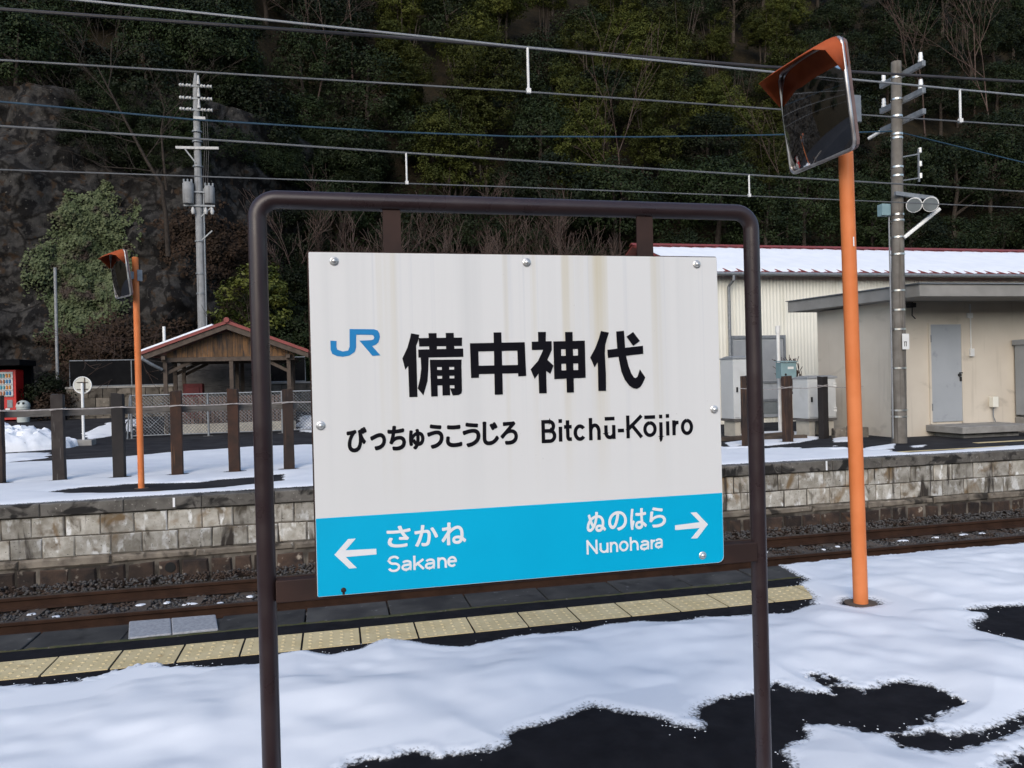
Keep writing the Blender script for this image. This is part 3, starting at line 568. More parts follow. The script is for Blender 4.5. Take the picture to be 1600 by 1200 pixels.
# grotesque roman letters drawn as strokes in a unit box
def arc(cx_, cy_, rx, ry, a0, a1, n=14): return [(cx_+rx*math.cos(R(a0+(a1-a0)*i/n)), cy_+ry*math.sin(R(a0+(a1-a0)*i/n))) for i in range(n+1)]
O_ = lambda y1: arc(.5, y1/2, .5, y1/2, 90, 450, 28)
GL = {
 'B': [[(0,-.0),(0,1)], [(0,1),(.55,1)] + arc(.55,.765,.37,.235,90,-90) + [(0,.53)], [(0,.53),(.60,.53)] + arc(.60,.265,.40,.265,90,-90) + [(0,0)]],
 'i': [[(.5,0),(.5,.60)], [(.5,.985),(.5,1)]], 't': [[(.45,1),(.45,.22)] + arc(.75,.2,.3,.2,180,275,8) + [(1,.0)], [(0,.72),(1,.72)]],
 'c': [arc(.5,.5,.5,.5,38,322,24)], 'h': [[(0,0),(0,1)], arc(.5,.36,.5,.34,180,0) + [(1,0)]],
 'ū': [[(0,.56),(0,.24)] + arc(.5,.24,.5,.24,180,360) , [(1,0),(1,.56)], [(.08,1),(.92,1)]],
 '-': [[(0,.5),(1,.5)]], 'K': [[(0,0),(0,1)], [(1,1),(0,.36)], [(.32,.58),(1,0)]], 'ō': [O_(.68), [(.12,1),(.88,1)]],
 'j': [[(.8,.68),(.8,.16)] + arc(.35,.16,.45,.16,0,-95,8), [(.8,.985),(.8,1)]], 'r': [[(0,0),(0,1)], arc(.95,.35,.95,.60,180,85,10)], 'o': [O_(1)],
 'S': [arc(.5,.76,.47,.24,20,180,12) + arc(.47,.76,.44,.25,180,262,6) + arc(.52,.265,.48,.25,82,0,6) + arc(.5,.26,.5,.26,0,-165,14)],
 'a': [arc(.48,.76,.42,.24,165,0,10) + [(.90,.12)] + arc(1.0,.1,.1,.10,180,270,4), [(.90,.60),(.45,.54)] + arc(.36,.27,.36,.27,90,270,12) + arc(.36,.36,.54,.36,270,350,8)],
 'k': [[(0,0),(0,1)], [(.95,.70),(0,.24)], [(.36,.44),(1,0)]], 'n': [[(0,0),(0,1)], arc(.5,.52,.5,.48,180,0) + [(1,0)]],
 'u': [[(0,1),(0,.42)] + arc(.5,.42,.5,.42,180,360), [(1,0),(1,1)]], 'e': [[(.04,.53),(.96,.53)], arc(.5,.5,.5,.5,3,318,28)],
 'N': [[(0,0),(0,1)], [(0,1),(1,0)], [(1,0),(1,1)]]}
def stroke_poly(pts, wd):
    P = [np.array(p, float) for p in pts]; Lf = []; Rt = []
    for i, p in enumerate(P):
        d0 = P[i]-P[i-1] if i else P[1]-P[0]; d1 = P[i+1]-P[i] if i < len(P)-1 else d0
        d0 = d0/max(np.linalg.norm(d0), 1e-9); d1 = d1/max(np.linalg.norm(d1), 1e-9); t_ = d0+d1; t_ = t_/max(np.linalg.norm(t_), 1e-9)
        n_ = np.array([-t_[1], t_[0]]); k_ = wd/2/max(.5, float(n_ @ np.array([-d0[1], d0[0]])))
        Lf.append(p+n_*k_); Rt.append(p-n_*k_)
    return Lf, Rt
def roman(rows, wd, m, par, d0):
    q = MB()
    for ch, u0_, u1_, v0_, v1_ in rows:
        hx = wd/2 if ch not in ('-',) else 0
        for k, st in enumerate(GL[ch]):
            mp = lambda p: (u0_+hx + p[0]*(u1_-u0_-2*hx), v0_+wd/2 + p[1]*(v1_-v0_-wd) if ch != '-' else (v0_+v1_)/2)
            pts = [mp(p) for p in st]
            e = [np.array(pts[0], float), np.array(pts[-1], float)]
            closed = np.linalg.norm(e[0]-e[1]) < 1e-6
            if ch == '-': pass
            elif not closed and len(st) <= 4:            # butt ends reach the box edge
                a = np.array(pts[0]); b_ = np.array(pts[1]); pts[0] = tuple(a + (a-b_)/np.linalg.norm(a-b_)*wd*.48)
                if len(st) == 2: pts[1] = tuple(b_ + (b_-a)/np.linalg.norm(a-b_)*wd*.48)
            elif not closed:
                a = np.array(pts[0]); b_ = np.array(pts[1])
                if abs(a[0]-b_[0]) < 1e-6: pts[0] = tuple(a + (a-b_)/np.linalg.norm(a-b_)*wd*.48)
                a = np.array(pts[-1]); b_ = np.array(pts[-2])
                if abs(a[0]-b_[0]) < 1e-6 or ch in 'rt': pts[-1] = tuple(a + (a-b_)/np.linalg.norm(a-b_)*wd*.48)
            Lf, Rt = stroke_poly(pts, wd); n = len(Lf)
            v = [S(p[0], p[1], d0+.00004*k) for p in Lf] + [S(p[0], p[1], d0+.00004*k) for p in Rt]
            q.add(v, [(i, n+i, n+i+1, i+1) for i in range(n-1)])
    return q.build('lettering', m, par)
roman([["B",619,662,377,442],["i",669,680,379,443],["t",685,708,380,439],["c",713,751,379,426],["h",759,794,379,443],["ū",805,839,380,444],["-",846,865,397,410],["K",872,921,380,446],["ō",924,966,381,444],["j",968,986,366,445],["i",995,1006,383,446],["r",1015,1035,383,427],["o",1042,1081,382,430]], 10.4, m_black, board, .0010)
WK = [["さ",183,247,115,173],["か",257,321,113,171],["ね",330,398,111,173],["ぬ",745,803,117,175],["の",810,867,117,173],["は",877,928,116,177],["ら",936,988,118,177]]; WR = [["S",184,217,50,94],["a",220,250,51,80],["k",252,281,51,90],["a",283,313,50,79],["n",317,343,50,80],["e",344,371,51,81],["N",743,776,55,96],["u",782,809,56,85],["n",813,838,56,86],["o",841,870,56,87],["h",874,901,56,96],["a",905,936,55,84],["r",938,952,56,84],["a",951,978,57,86]]
text_row(WK[:3], 1.7, 'lettering', m_white, board, .0013); text_row(WK[3:], 1.6, 'lettering', m_white, board, .0013)
roman(WR[:6], 6.3, m_white, board, .0013); roman(WR[6:], 6.2, m_white, board, .0013)
for k, (u, v) in enumerate([[65,881],[589,883],[1106,883],[20,449],[1151,454],[1102,25],[67,13]]):
    if k < 6:
        q = MB().dome(S(u, v, 0), .0125, .003, 16).dome(S(u, v, .002), .0088, .0075, 14); q.build('bolt', m_bolt, board, smooth=True)
    else:
        MB().dome(S(u, v, .0008), .007, .003, 12).prism([(u-3, v-12), (u+3, v-12), (u+3, v), (u-3, v)], lambda a, b_, d: S(a, b_, .0013-d), .0003).build('rusty_bolt_hole', m_rust, board)

# ------------------------------------------------------------------ orange mirror posts
def mirror_post(label, loc, yaw_deg, hoff, poleh, lean=0):
    t = thing('mirror_post', label, 'mirror', loc, 0, 'orange platform mirrors')
    MB().tube([(0, 0, -.25), (0, 0, poleh-.003), (0, 0, poleh)], [.0455, .0455, .040], 24).build('pole', m_orange, t, smooth=True)
    fl = MB().tube([(0, 0, -.02), (0, 0, .006)], .10, 24).build('base_ring', m_sleeper, t)
    a = R(yaw_deg); n = Vector((-math.cos(a), -math.sin(a), 0)); sidev = Vector((-math.sin(a)*-1, -math.cos(a), 0))  # sidev: towards -Y (the edge nearer the camera)
    W2, H2 = .30, .335; tilt = R(6.5)
    nn = (n*math.cos(tilt) + Vector((0, 0, -math.sin(tilt)))).normalized(); upv = (Vector((0, 0, 1))*math.cos(tilt) + n*math.sin(tilt)).normalized()
    c = n*.235 + Vector((0, 0, hoff))
    f3 = lambda s_, h_, d_: c + sidev*s_ + upv*h_ + nn*d_
    prof_ = rrect(-W2, W2, -H2, H2, .045)
    MB().prism(prof_, lambda s_, h_, d_: f3(s_, h_, -.03 - d_), .022).build('housing', m_case, t)
    # rim
    rim = MB().tube([f3(s_, h_, -.012) for s_, h_ in prof_] + [f3(*prof_[0], -.012)], .012, 8, False).build('rim', m_rim, t, smooth=True)
    # convex face
    N = 22; v = []; f = []; Rc = 1.7
    for i in range(N+1):
        for j in range(N+1):
            s_ = (i/N*2-1)*(W2-.006); h_ = (j/N*2-1)*(H2-.006)
            v.append(f3(s_, h_, .028 - (s_*s_+h_*h_)/(2*Rc)))
    f = [(i*(N+1)+j, (i+1)*(N+1)+j, (i+1)*(N+1)+j+1, i*(N+1)+j+1) for i in range(N) for j in range(N)]
    link('mirror_glass', fast_mesh('mirror_glass', [tuple(p) for p in v], f), m_mirror, t, smooth=True)
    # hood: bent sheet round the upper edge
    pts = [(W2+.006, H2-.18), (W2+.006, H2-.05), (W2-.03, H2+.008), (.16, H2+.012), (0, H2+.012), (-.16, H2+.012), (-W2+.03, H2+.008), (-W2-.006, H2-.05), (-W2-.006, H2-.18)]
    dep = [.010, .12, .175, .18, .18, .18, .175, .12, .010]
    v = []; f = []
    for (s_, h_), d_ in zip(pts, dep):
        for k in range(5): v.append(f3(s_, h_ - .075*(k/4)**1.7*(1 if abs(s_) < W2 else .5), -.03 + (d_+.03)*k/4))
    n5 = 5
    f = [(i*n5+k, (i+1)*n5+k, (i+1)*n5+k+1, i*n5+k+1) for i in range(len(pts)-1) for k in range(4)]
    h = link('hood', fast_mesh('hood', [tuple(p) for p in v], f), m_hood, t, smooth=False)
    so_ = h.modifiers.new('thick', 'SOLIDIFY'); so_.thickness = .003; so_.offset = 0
    # bracket
    q = MB().beam(n*.19 + Vector((0, 0, hoff)), n*-.07 + Vector((0, 0, hoff)), .06, .11).build('bracket', m_galv, t, bevel=.004)
    MB().beam(n*.0 + sidev*.062 + Vector((0, 0, hoff+.0)), n*-.075 + sidev*.062 + Vector((0, 0, hoff)), .012, .17).build('clamp_plate', m_galv, t, bevel=.003)
    return t
mp = mirror_post('orange mirror post standing in the snow of the near platform', (3.296, 4.326, 0), 3.4, 3.175, 3.49)
mp2 = mirror_post('orange mirror post in front of the sleeper post fence', (-2.844, 12.67, 0), 33, 3.23, 3.51)
mp.rotation_euler = (0, R(-.7), 0)
MB().box(-.002, .006, -.0475, -.0462, 2.30, 2.36).build('sticker', m_white, mp)

# ------------------------------------------------------------------ sleeper posts with rope and rail board
posts = []
def sleeper_post(label, x, y, h, wd, dp, rz, k):
    q = MB(); n = 5; v = []; f = []
    t = thing('fence_post', label, 'post', (x, y, 0), rz, 'old sleeper posts along the back of the far platform')
    for i in range(n+1):
        z = -.2 + (h+.2)*i/n
        for (a, b_) in ((-1,-1),(1,-1),(1,1),(-1,1)):
            v.append((a*wd/2 + .008*noise.noise((k*3.1, i*1.3, a)), b_*dp/2 + .008*noise.noise((k*5.1, i*1.7, b_)), z + (random.uniform(-.015, .02) if i == n else 0)))
    f = [(i*4+j, i*4+(j+1) % 4, (i+1)*4+(j+1) % 4, (i+1)*4+j) for i in range(n) for j in range(4)] + [(n*4, n*4+1, n*4+2, n*4+3)]
    q.add(v, f).build('post', {1: m_postg, 2: m_postb, 3: m_postr, 4: m_postr, 12: m_postb}.get(k, m_post), t, bevel=.008)
    e = .006
    q = MB().tube([(wd/2+e, -dp/2-e, 1.215), (-wd/2-e, -dp/2-e, 1.19 if k % 2 else 1.2), (-wd/2-e, dp/2+e, 1.21), (wd/2+e, dp/2+e, 1.22), (wd/2+e, -dp/2-e, 1.215)], .008, 5, False)
    q.build('rope_wrap', m_rope, t)
    return t
lx = [-5.42, -4.50, -3.57, -2.64, -1.70, -.77]
PL = ['sleeper post at the open end of the row beside the vending machine view', 'weathered grey sleeper post with pale streaks near the bus stop sign', 'blackish sleeper post beside the far orange mirror pole', 'reddish brown sleeper post in front of the shelter left bay', 'brown sleeper post in front of the shelter middle post', 'brown sleeper post at the right end of the shelter fence']
PL[0] = 'dark sleeper post nearest the snow heap and vending machine'
for k, x in enumerate(lx): posts.append(sleeper_post(PL[k], x, 14.4, 1.45+random.uniform(-.02, .02), .185, .14, random.uniform(-.06, .06), k))
rp = [(8.42, 14.5, 1.46, 'sleeper post in front of the tall grey relay cabinet'), (9.66, 14.95, 1.43, 'sleeper post in front of the small teal meter box'), (10.87, 15.4, 1.40, 'sleeper post in front of the low grey cabinet')]
for k, (x, y, h, lb) in enumerate(rp): posts.append(sleeper_post(lb, x, y, h, .20, .14, R(20), k+10))
tag(MB().box(-7.6, -.60, 14.50, 14.53, 1.085, 1.215).build('rail_board', m_board, bevel=.003), 'long weathered grey board behind the sleeper posts', 'board')
def rope(pts, name, label, sag=.03):
    P = []
    for a, b_ in zip(pts[:-1], pts[1:]):
        for i in range(8):
            s = i/8; P.append((a[0]+(b_[0]-a[0])*s, a[1]+(b_[1]-a[1])*s, a[2]+(b_[2]-a[2])*s - sag*4*s*(1-s)))
    P.append(pts[-1]); return tag(MB().tube(P, .009, 5).build(name, m_rope), label, 'rope')
rope([(-7.2, 14.318, 1.21)] + [(x, 14.318, 1.21) for x in lx] + [(.2, 14.318, 1.215), (1.2, 14.32, 1.215)], 'rope', 'pale rope strung along the posts before the shelter', .012)
rope([(8.42, 14.42, 1.2), (9.66, 14.87, 1.19), (10.87, 15.32, 1.19), (12.2, 15.75, 1.15)], 'rope', 'pale rope strung along the posts before the grey cabinets', .03)

# ------------------------------------------------------------------ small service building with door
bd = thing('service_building', 'beige rendered service building with flat concrete roof and grey door', 'building', (12.25, 14.8, 0))
MB().box(0, 5.6, 0, 2.72, -.1, 3.05).build('wall', m_wall_b, bd)
q = MB().prism([(-1.3, 3.27), (3.4, 3.39), (3.4, 3.11), (-1.3, 3.015)], lambda a, b_, d: (-.40+d, a, b_), 6.6)
rf = q.build('roof', m_roofc, bd, bevel=.01)
MB().prism([(-1.34, 3.285), (3.44, 3.405), (3.44, 3.385), (-1.34, 3.262)], lambda a, b_, d: (-.44+d, a, b_+.012), 6.68).build('roof_edge_trim', m_galv, rf)
dx0 = 13.224-12.25
dr = MB().box(dx0, dx0+.82, -.03, .01, .31, 2.52).build('door', m_door, bd, bevel=.004)
MB().box(dx0-.05, dx0, -.04, .005, .27, 2.57).box(dx0+.82, dx0+.87, -.04, .005, .27, 2.57).box(dx0, dx0+.82, -.04, .005, 2.52, 2.57).build('door_frame', m_wall_b, bd)
MB().tube([(dx0+.74, -.035, 1.36), (dx0+.74, -.075, 1.36)], .035, 12).beam((dx0+.80, -.07, 1.41), (dx0+.72, -.07, 1.41), .02, .025).beam((dx0+.77, -.05, 1.22), (dx0+.77, -.05, 1.32), .03, .04).build('handle', m_tyre, dr)
for z in (.65, 2.2): MB().box(dx0-.012, dx0+.012, -.05, -.031, z-.08, z+.08).build('hinge', m_galv, dr)
MB().box(dx0-.16, dx0+1.75, -1.05, -.002, .11, .255).build('door_step', m_conc, bd, bevel=.01)
MB().box(dx0+.05, dx0+1.5, -.85, -.05, -.06, .11).build('step_footing', m_conc, bd)
cx0 = 14.32-12.25
MB().tube([(cx0, -.02, 2.98), (cx0, -.02, 1.95)], .014, 8).build('conduit', m_pvc, bd)
MB().box(cx0-.05, cx0+.06, -.06, -.001, 1.78, 1.96).build('switch_box', m_pvc, bd, bevel=.005)
MB().box(cx0-.09, cx0+.05, -.05, -.001, 2.66, 2.78).build('conduit_box', m_pvc, bd, bevel=.005)
MB().box(2.55, 2.70, -.12, -.001, .60, .84).build('outlet_box', m_beige, bd, bevel=.006)
MB().tube([(2.62, -.05, .6), (2.62, -.05, .38), (2.68, -.05, .24), (2.8, -.06, .1)], .012, 6).build('outlet_cable', m_galv, bd)
MB().tube([(.45, -.10, 3.02), (.42, -.12, 2.72), (.52, -.10, 2.65)], .014, 6).box(.36, .5, -.16, -.02, 2.9, 3.0).build('cable_bracket', m_tyre, bd)
kb = thing('wall_cabinet', 'tall grey switch cabinet against the service building wall on a concrete base', 'cabinet', (15.5, 14.45, 0))
MB().box(0, 1.1, -.1, .32, -.06, .35).build('base', m_conc, kb, bevel=.01)
cb = MB().box(.0, 1.0, 0, .3, .40, 2.02).build('body', m_grey2, kb, bevel=.008)
MB().box(-.05, 1.06, -.05, .32, 2.02, 2.14).build('top', m_grey2, kb, bevel=.008)
dd = MB().box(.03, .97, -.025, -.002, .46, 1.98).build('door', m_grey, kb, bevel=.006)
MB().box(.07, .12, -.06, -.024, 1.12, 1.3).build('handle', m_tyre, dd)
MB().box(.10, .9, .02, .28, .35, .40).build('foot', m_galv, kb)

# relay cabinets, teal box, pipe
def cabinet(label, loc, rz, wx, dy, z0, z1, nd):
    t = thing('relay_cabinet', label, 'cabinet', loc, rz, 'grey lineside cabinets')
    MB().box(0, wx, 0, dy, z0, z1-.04).build('body', m_grey, t, bevel=.006)
    MB().prism([(-.03, z1-.038), (dy+.03, z1-.038), (dy+.03, z1-.02), (dy*.4, z1+.03), (-.03, z1)], lambda a, b_, d: (-.02+d, a, b_), wx+.04).build('lid', m_grey2, t)
    for k in range(nd):
        a0 = .015 + k*(wx-.03)/nd; a1 = a0 + (wx-.03)/nd - .01
        d_ = MB().box(a0, a1, -.016, -.001, z0+.03, z1-.06).build('door', m_grey, t, bevel=.003)
        MB().box(a0+.05, a0+.09, -.04, -.015, (z0+z1)/2-.1, (z0+z1)/2+.02).build('handle', m_tyre, d_)
        for zz in (z0+.15, z1-.25): MB().box(a1-.06, a1+.015, -.035, -.015, zz, zz+.05).box(a1-.06, a1+.015, -.035, -.015, zz+.07, zz+.1).build('hinge', m_pvc, d_)
    for a in (.05, wx-.2): MB().box(a, a+.15, .04, dy-.04, -.05, z0).build('stand', m_plinth, t)
    MB().box(-.01, wx+.01, -.01, dy+.01, z0-.06, z0-.001).build('plinth_frame', m_board, t)
    return t
cabinet('tall grey relay cabinet on cream concrete feet before the warehouse window', (9.42, 16.8, 0), R(4), .62, .55, .43, 1.92, 1)
cabinet('low wide grey relay cabinet beside the service building side wall', (10.86, 15.95, 0), R(3), .78, .56, .42, 1.40, 1)
t = thing('meter_box', 'small teal metal box on a thin post', 'box', (10.97, 17.0, 0))
MB().box(-.2, .22, -.12, .12, 1.38, 1.77).build('body', m_teal, t, bevel=.006)
MB().prism([(-.16, 1.775), (.14, 1.80), (.14, 1.815), (-.16, 1.79)], lambda a, b_, d: (-.23+d, a, b_), .48).build('lid', m_teal, t)
MB().tube([(0, 0, -.1), (0, 0, 1.38)], .03, 10).build('post', m_galv, t)
MB().box(-.02, .14, -.126, -.1205, 1.6, 1.66).build('label_plate', m_pvc, t)
MB().dome((-.08, -.12, 1.47), .03, .02, 10).build('lock', m_tyre, t)
t = tag(MB().tube([(11.16, 17.6, -.1), (11.16, 17.6, 2.52)], .045, 12).tube([(11.16, 17.6, 2.52), (11.16, 17.6, 2.72)], .06, 12).build('vent_pipe', m_pvc, smooth=True), 'white plastic vent pipe standing behind the teal box', 'pipe')
# low clutter under the cabinets
tag(MB().box(0, .9, 0, .12, 0, .25).box(.3, .42, -.12, .0, 0, .3).build('concrete_trough', m_ledge, bevel=.02, loc=(11.0, 15.2, -.02)), 'low brown stained concrete trough beside the service building', 'trough')
for k, (x, y, l_, a) in enumerate(((8.9, 15.9, .7, .2), (9.9, 15.5, .55, -.1), (10.2, 16.3, .6, .3))):
    MB_ = MB().obox((0, 0, .05), (l_, .06, .05), rotz(a)).build('timber_offcut', m_sleeper, bevel=.01, loc=(x, y, 0)); tag(MB_, 'dark timber offcut lying on snow before the cabinets', 'timber', 'timber offcuts by the cabinets')

# ------------------------------------------------------------------ warehouse
wh = thing('warehouse', 'long cream metal warehouse with snowy red ridged roof', 'building', (11.05, 22, 0))
LW = 30; DW = 8.0; ez, rzd = 4.62, 6.22
def corr(x0, x1, p, d): # corrugated profile along x
    out = []; x = x0
    while x < x1: out += [(x, 0), (x+p*.55, 0), (x+p*.65, -d), (x+p*.9, -d)]; x += p
    out.append((x1, 0)); return [q_ for q_ in out if q_[0] <= x1]
pr = corr(0, LW, .12, .006); v = []; f = []
for a, d_ in pr: v += [(a, d_, -.1), (a, d_, ez)]
f = [(2*i, 2*i+2, 2*i+3, 2*i+1) for i in range(len(pr)-1)]
link('siding', fast_mesh('siding', v, f), m_beige, wh)
MB().prism([(0.0, -.1), (DW, -.1), (DW, ez), (DW/2, rzd-.1), (0, ez)], lambda a, b_, d: (.03+d, a+.03, b_), LW-.1).build('wall', m_beige, wh)
def slope(y): return ez + .05 + (rzd-ez)*(y+.35)/(DW/2+.35)
q = MB().prism([(-.35, slope(-.35)), (DW/2, slope(DW/2)), (DW+.35, slope(-.35)), (DW+.35, slope(-.35)-.05), (DW/2, slope(DW/2)-.06), (-.35, slope(-.35)-.05)], lambda a, b_, d: (-.35+d, a, b_), LW+.7)
rf = q.build('roof', m_red, wh)
for k in range(68):      # standing ribs
    x = -.30 + k*.45
    MB().beam((x, -.37, slope(-.35)+.012), (x, DW/2, slope(DW/2)+.012), .05, .045).build('roof_rib', m_red, rf)
MB().prism([(DW/2-.20, slope(DW/2-.20)+.03), (DW/2, slope(DW/2)+.07), (DW/2+.20, slope(DW/2-.20)+.03), (DW/2, slope(DW/2)+.01)], lambda a, b_, d: (-.4+d, a, b_), LW+.8).build('ridge_cap', m_red, rf)
# snow blanket on the front slope, ragged at eave and ridge
nx, ny = 260, 26; v = []
for i in range(nx):
    x = -.28 + i/(nx-1)*(LW+.56)
    lo_ = .10 + .10*abs(noise.noise((x*1.5, 0, 3))) + (.10 if (x*2.222) % 1 < .35 else 0); hi_ = DW/2 - .30 - .14*((x*2.222) % 1) + .10*noise.noise((x*2, 7, 3))
    for j in range(ny):
        s = j/(ny-1); y = -.35 + lo_ + (hi_+.35-lo_)*s; e = min(1, min(s, 1-s)*9)
        v.append((x, y, slope(y) + .005 + .055*e**.5 + .012*noise.noise((x*2.2, y*2, 5))*e))
stuff(link('roof_snow', fast_mesh('roof_snow', v, [(i*ny+j, (i+1)*ny+j, (i+1)*ny+j+1, i*ny+j+1) for i in range(nx-1) for j in range(ny-1)]), m_snow, wh, smooth=True))
MB().tube([(-.4, -.42, ez+.0), (LW+.4, -.42, ez+.0)], .062, 10).build('gutter', m_galv, wh, smooth=True)
for x in (1.15, 12.4):
    MB().tube([(x, -.42, ez-.02), (x, -.42, ez-.18), (x, -.10, ez-.36), (x, -.08, .0)], .05, 10).build('downpipe', m_pvc if x > 5 else m_galv, wh, smooth=True)
wx0, wx1 = 12.312-11.05, 14.095-11.05
wd_ = MB().box(wx0, wx1, -.05, -.024, .12, 2.62).build('shutter_door', m_door, wh)
MB().box(wx0-.07, wx0, -.09, -.02, 0, 2.72).box(wx1, wx1+.07, -.09, -.02, 0, 2.72).box(wx0, wx1, -.09, -.02, 2.62, 2.72).box(wx0, wx1, -.08, -.051, 1.20, 1.27).box(wx0, wx1, -.08, -.051, .62, .70).build('door_frame', m_galv, wh)
for k in range(2):
    a = wx0+.05+k*(wx1-wx0)/2; MB().box(a, a+(wx1-wx0)/2-.1, -.056, -.0505, .22, .6).build('pane', m_glass, wd_); MB().box(a, a+(wx1-wx0)/2-.1, -.056, -.0505, 1.3, 2.56).build('pane', m_grey2, wd_)

# ------------------------------------------------------------------ concrete utility pole beside the service building
up_ = thing('utility_pole', 'brown grey concrete utility pole with three crossarms beside the service building', 'utility pole', (11.42, 13.67, 0))
tp = Vector((.13, 0, 7.88)); ax = lambda z: Vector((.13*z/7.88, 0, z))
MB().tube([ax(-.4), ax(2), ax(5), tp], [.150, .138, .118, .098], 20).build('shaft', m_cpole, up_, smooth=True)
for z in (.55, .68, 1.55, 2.35, 2.75, 3.15, 3.9, 4.25, 4.6, 4.72, 5.52, 5.70, 6.30, 6.38, 6.75, 7.1, 7.55):
    c_ = ax(z); MB().tube([c_-Vector((0,0,.018)), c_+Vector((0,0,.018))], .155-.0068*z+.006, 20).build('steel_band', m_band, up_, smooth=True)
MB().box(.0, .165, -.175, -.172, 1.93, 2.25).build('number_plate', m_pvc, up_, loc=(-.02, 0, 0))
MB().box(.045, .06, -.1775, -.1752, 1.99, 2.09).box(.085, .10, -.1775, -.1752, 1.99, 2.09).box(.04, .105, -.1775, -.1752, 2.075, 2.09).build('plate_mark', m_tyre, up_, loc=(-.02, 0, 0))
MB().tube([(-.17, -.03, .1), (-.15, -.03, 4.75)], .016, 8).build('conduit', m_cpole2, up_)
for z, n_ in ((7.62, 2), (7.08, 2), (6.66, 0)):
    c_ = ax(z); o = MB().box(-.04, .04, -.62, .62, -.055, .055).build('crossarm', m_galv, up_, loc=(c_.x+.13, 0, z), bevel=.006)
    if n_:
        for yy in (-.53, .53): MB().tube([(0, yy, .055), (0, yy, .10), (0, yy, .11), (0, yy, .16), (0, yy, .17), (0, yy, .24)], [.05, .05, .035, .045, .04, .035], 12).build('insulator', m_porc, o, smooth=True)
    else:
        MB().tube([(0, .62, 0), (-.05, .95, -.06)], .035, 10).build('strain_insulator', m_porc, o, smooth=True)
c_ = ax(5.6)
q = MB().beam((.12, 0, 5.9), (.62, 0, 6.0), .025, .025).beam((.12, 0, 5.42), (.62, 0, 5.5), .025, .025).beam((.62, 0, 5.42), (.62, 0, 6.1), .03, .03).build('side_bracket', m_galv, up_)
for z in (5.55, 5.8, 6.08): MB().tube([(.66, 0, z-.05), (.66, 0, z+.05)], .035, 10).build('insulator', m_porc, up_, smooth=True)
MB().beam((-.1, -.16, 5.12), (.8, -.16, 5.05), .06, .08).build('lamp_arm', m_galv, up_)
for k, (x, y) in enumerate(((.20, -.34), (.50, -.44))):
    fl = MB().tube([(x+.22, y+.18, 4.98), (x+.05, y+.03, 4.90), (x-.09, y-.10, 4.83), (x-.12, y-.13, 4.815)], [.06, .12, .15, .15], 18).build('floodlight', m_porc, up_, smooth=True)
    MB().tube([(x-.121, y-.131, 4.8145), (x-.124, y-.134, 4.813)], .135, 18).build('lens', m_glass, fl)
MB().beam((.12, -.1, 4.22), (.78, -.35, 4.78), .16, .07).build('tube_lamp', m_porc, up_, bevel=.015)
MB().box(-.36, -.16, -.1, .06, 4.68, 4.92).build('junction_box', m_teal, up_, bevel=.01)

# ------------------------------------------------------------------ utility pole on the slope behind the shelter
lp = thing('utility_pole', 'pale grey utility pole with transformers behind the bicycle shelter', 'utility pole', (-4.98, 33.0, .5))
MB().tube([(0, 0, -.5), (0, 0, 9), (0, 0, 13.2), (0, 0, 13.75)], [.19, .15, .12, .03], 18).build('shaft', m_cpole2, lp, smooth=True)
for z in (13.1, 12.6, 12.15):
    o = MB().beam((-.55, -.1, z), (.60, -.1, z), .06, .07).build('crossarm', m_galv, lp)
    for x in (-.5, -.24, .3, .55): MB().tube([(x-.11, -.14, z), (x-.05, -.14, z), (x, -.14, z), (x+.07, -.14, z)], [.05, .075, .045, .075], 10).build('insulator', m_ins, o, smooth=True)
    MB().tube([(.12, -.16, z+.05), (.12, -.16, z+.42)], [.07, .03], 10).build('post_insulator', m_ins, o, smooth=True)
o = MB().beam((-.80, -.12, 10.6), (.82, -.12, 10.64), .09, .10).build('crossarm', m_ins, lp)
MB().beam((-.45, -.14, 10.55), (-.05, -.14, 10.0), .05, .05).build('brace', m_galv, o)
MB().box(-.1, .35, -.2, -.08, 11.75, 11.86).build('cable_clamp', m_ins, lp)
for x, y, r_, z0, z1 in ((-.36, -.22, .21, 8.35, 9.20), (.42, -.10, .20, 8.40, 9.10)):
    tr = MB().tube([(x, y, z0), (x, y, z0+.04), (x, y, z1-.05), (x, y, z1)], [r_*.85, r_, r_, r_*.85], 18).build('transformer', m_cpole2, lp, smooth=True)
    for dx in (-.14, .0, .14): MB().tube([(x+dx, y-.05, z1), (x+dx, y-.05, z1+.12)], .04, 8).build('bushing', m_galv, tr)
for x in (-.2, .28, .52): MB().tube([(x, -.22, 7.95), (x, -.22, 8.08), (x, -.22, 8.22)], [.05, .085, .04], 10).build('fuse_insulator', m_ins, lp, smooth=True)
MB().beam((-.55, -.16, 8.3), (.62, -.16, 8.3), .07, .07).beam((-.2, -.16, 8.85), (.3, -.16, 8.85), .06, .06).beam((0, -.1, 7.8), (.5, -.16, 8.25), .05, .05).build('transformer_frame', m_galv, lp)
for z in (11.3, 10.9, 9.9, 6.9, 5.6, 4.8): MB().tube([(0, 0, z-.03), (0, 0, z+.03)], .20, 16).build('steel_band', m_galv, lp)
for x, s_ in ((.24, 12.2), (.32, 11.9), (.40, 12.0)): MB().tube([(x, -.1, s_), (x+.03, -.08, 10.5), (x-.05, -.08, 9.1)], .012, 5).build('drop_cable', m_wdark, lp)
MB().tube([(.2, -.12, 9.0), (.17, -.12, 1.0)], .03, 8).build('conduit', m_galv, lp)
MB().beam((.05, -.1, 6.9), (.5, -.2, 7.3), .05, .05).build('stay_arm', m_galv, lp)
tag(MB().tube([(-10.3, 33.0, .3), (-10.27, 33.0, 6.3)], .055, 10).build('slim_pole', m_cpole2, smooth=True), 'slim grey metal pole in front of the ivy covered cliff', 'pole')
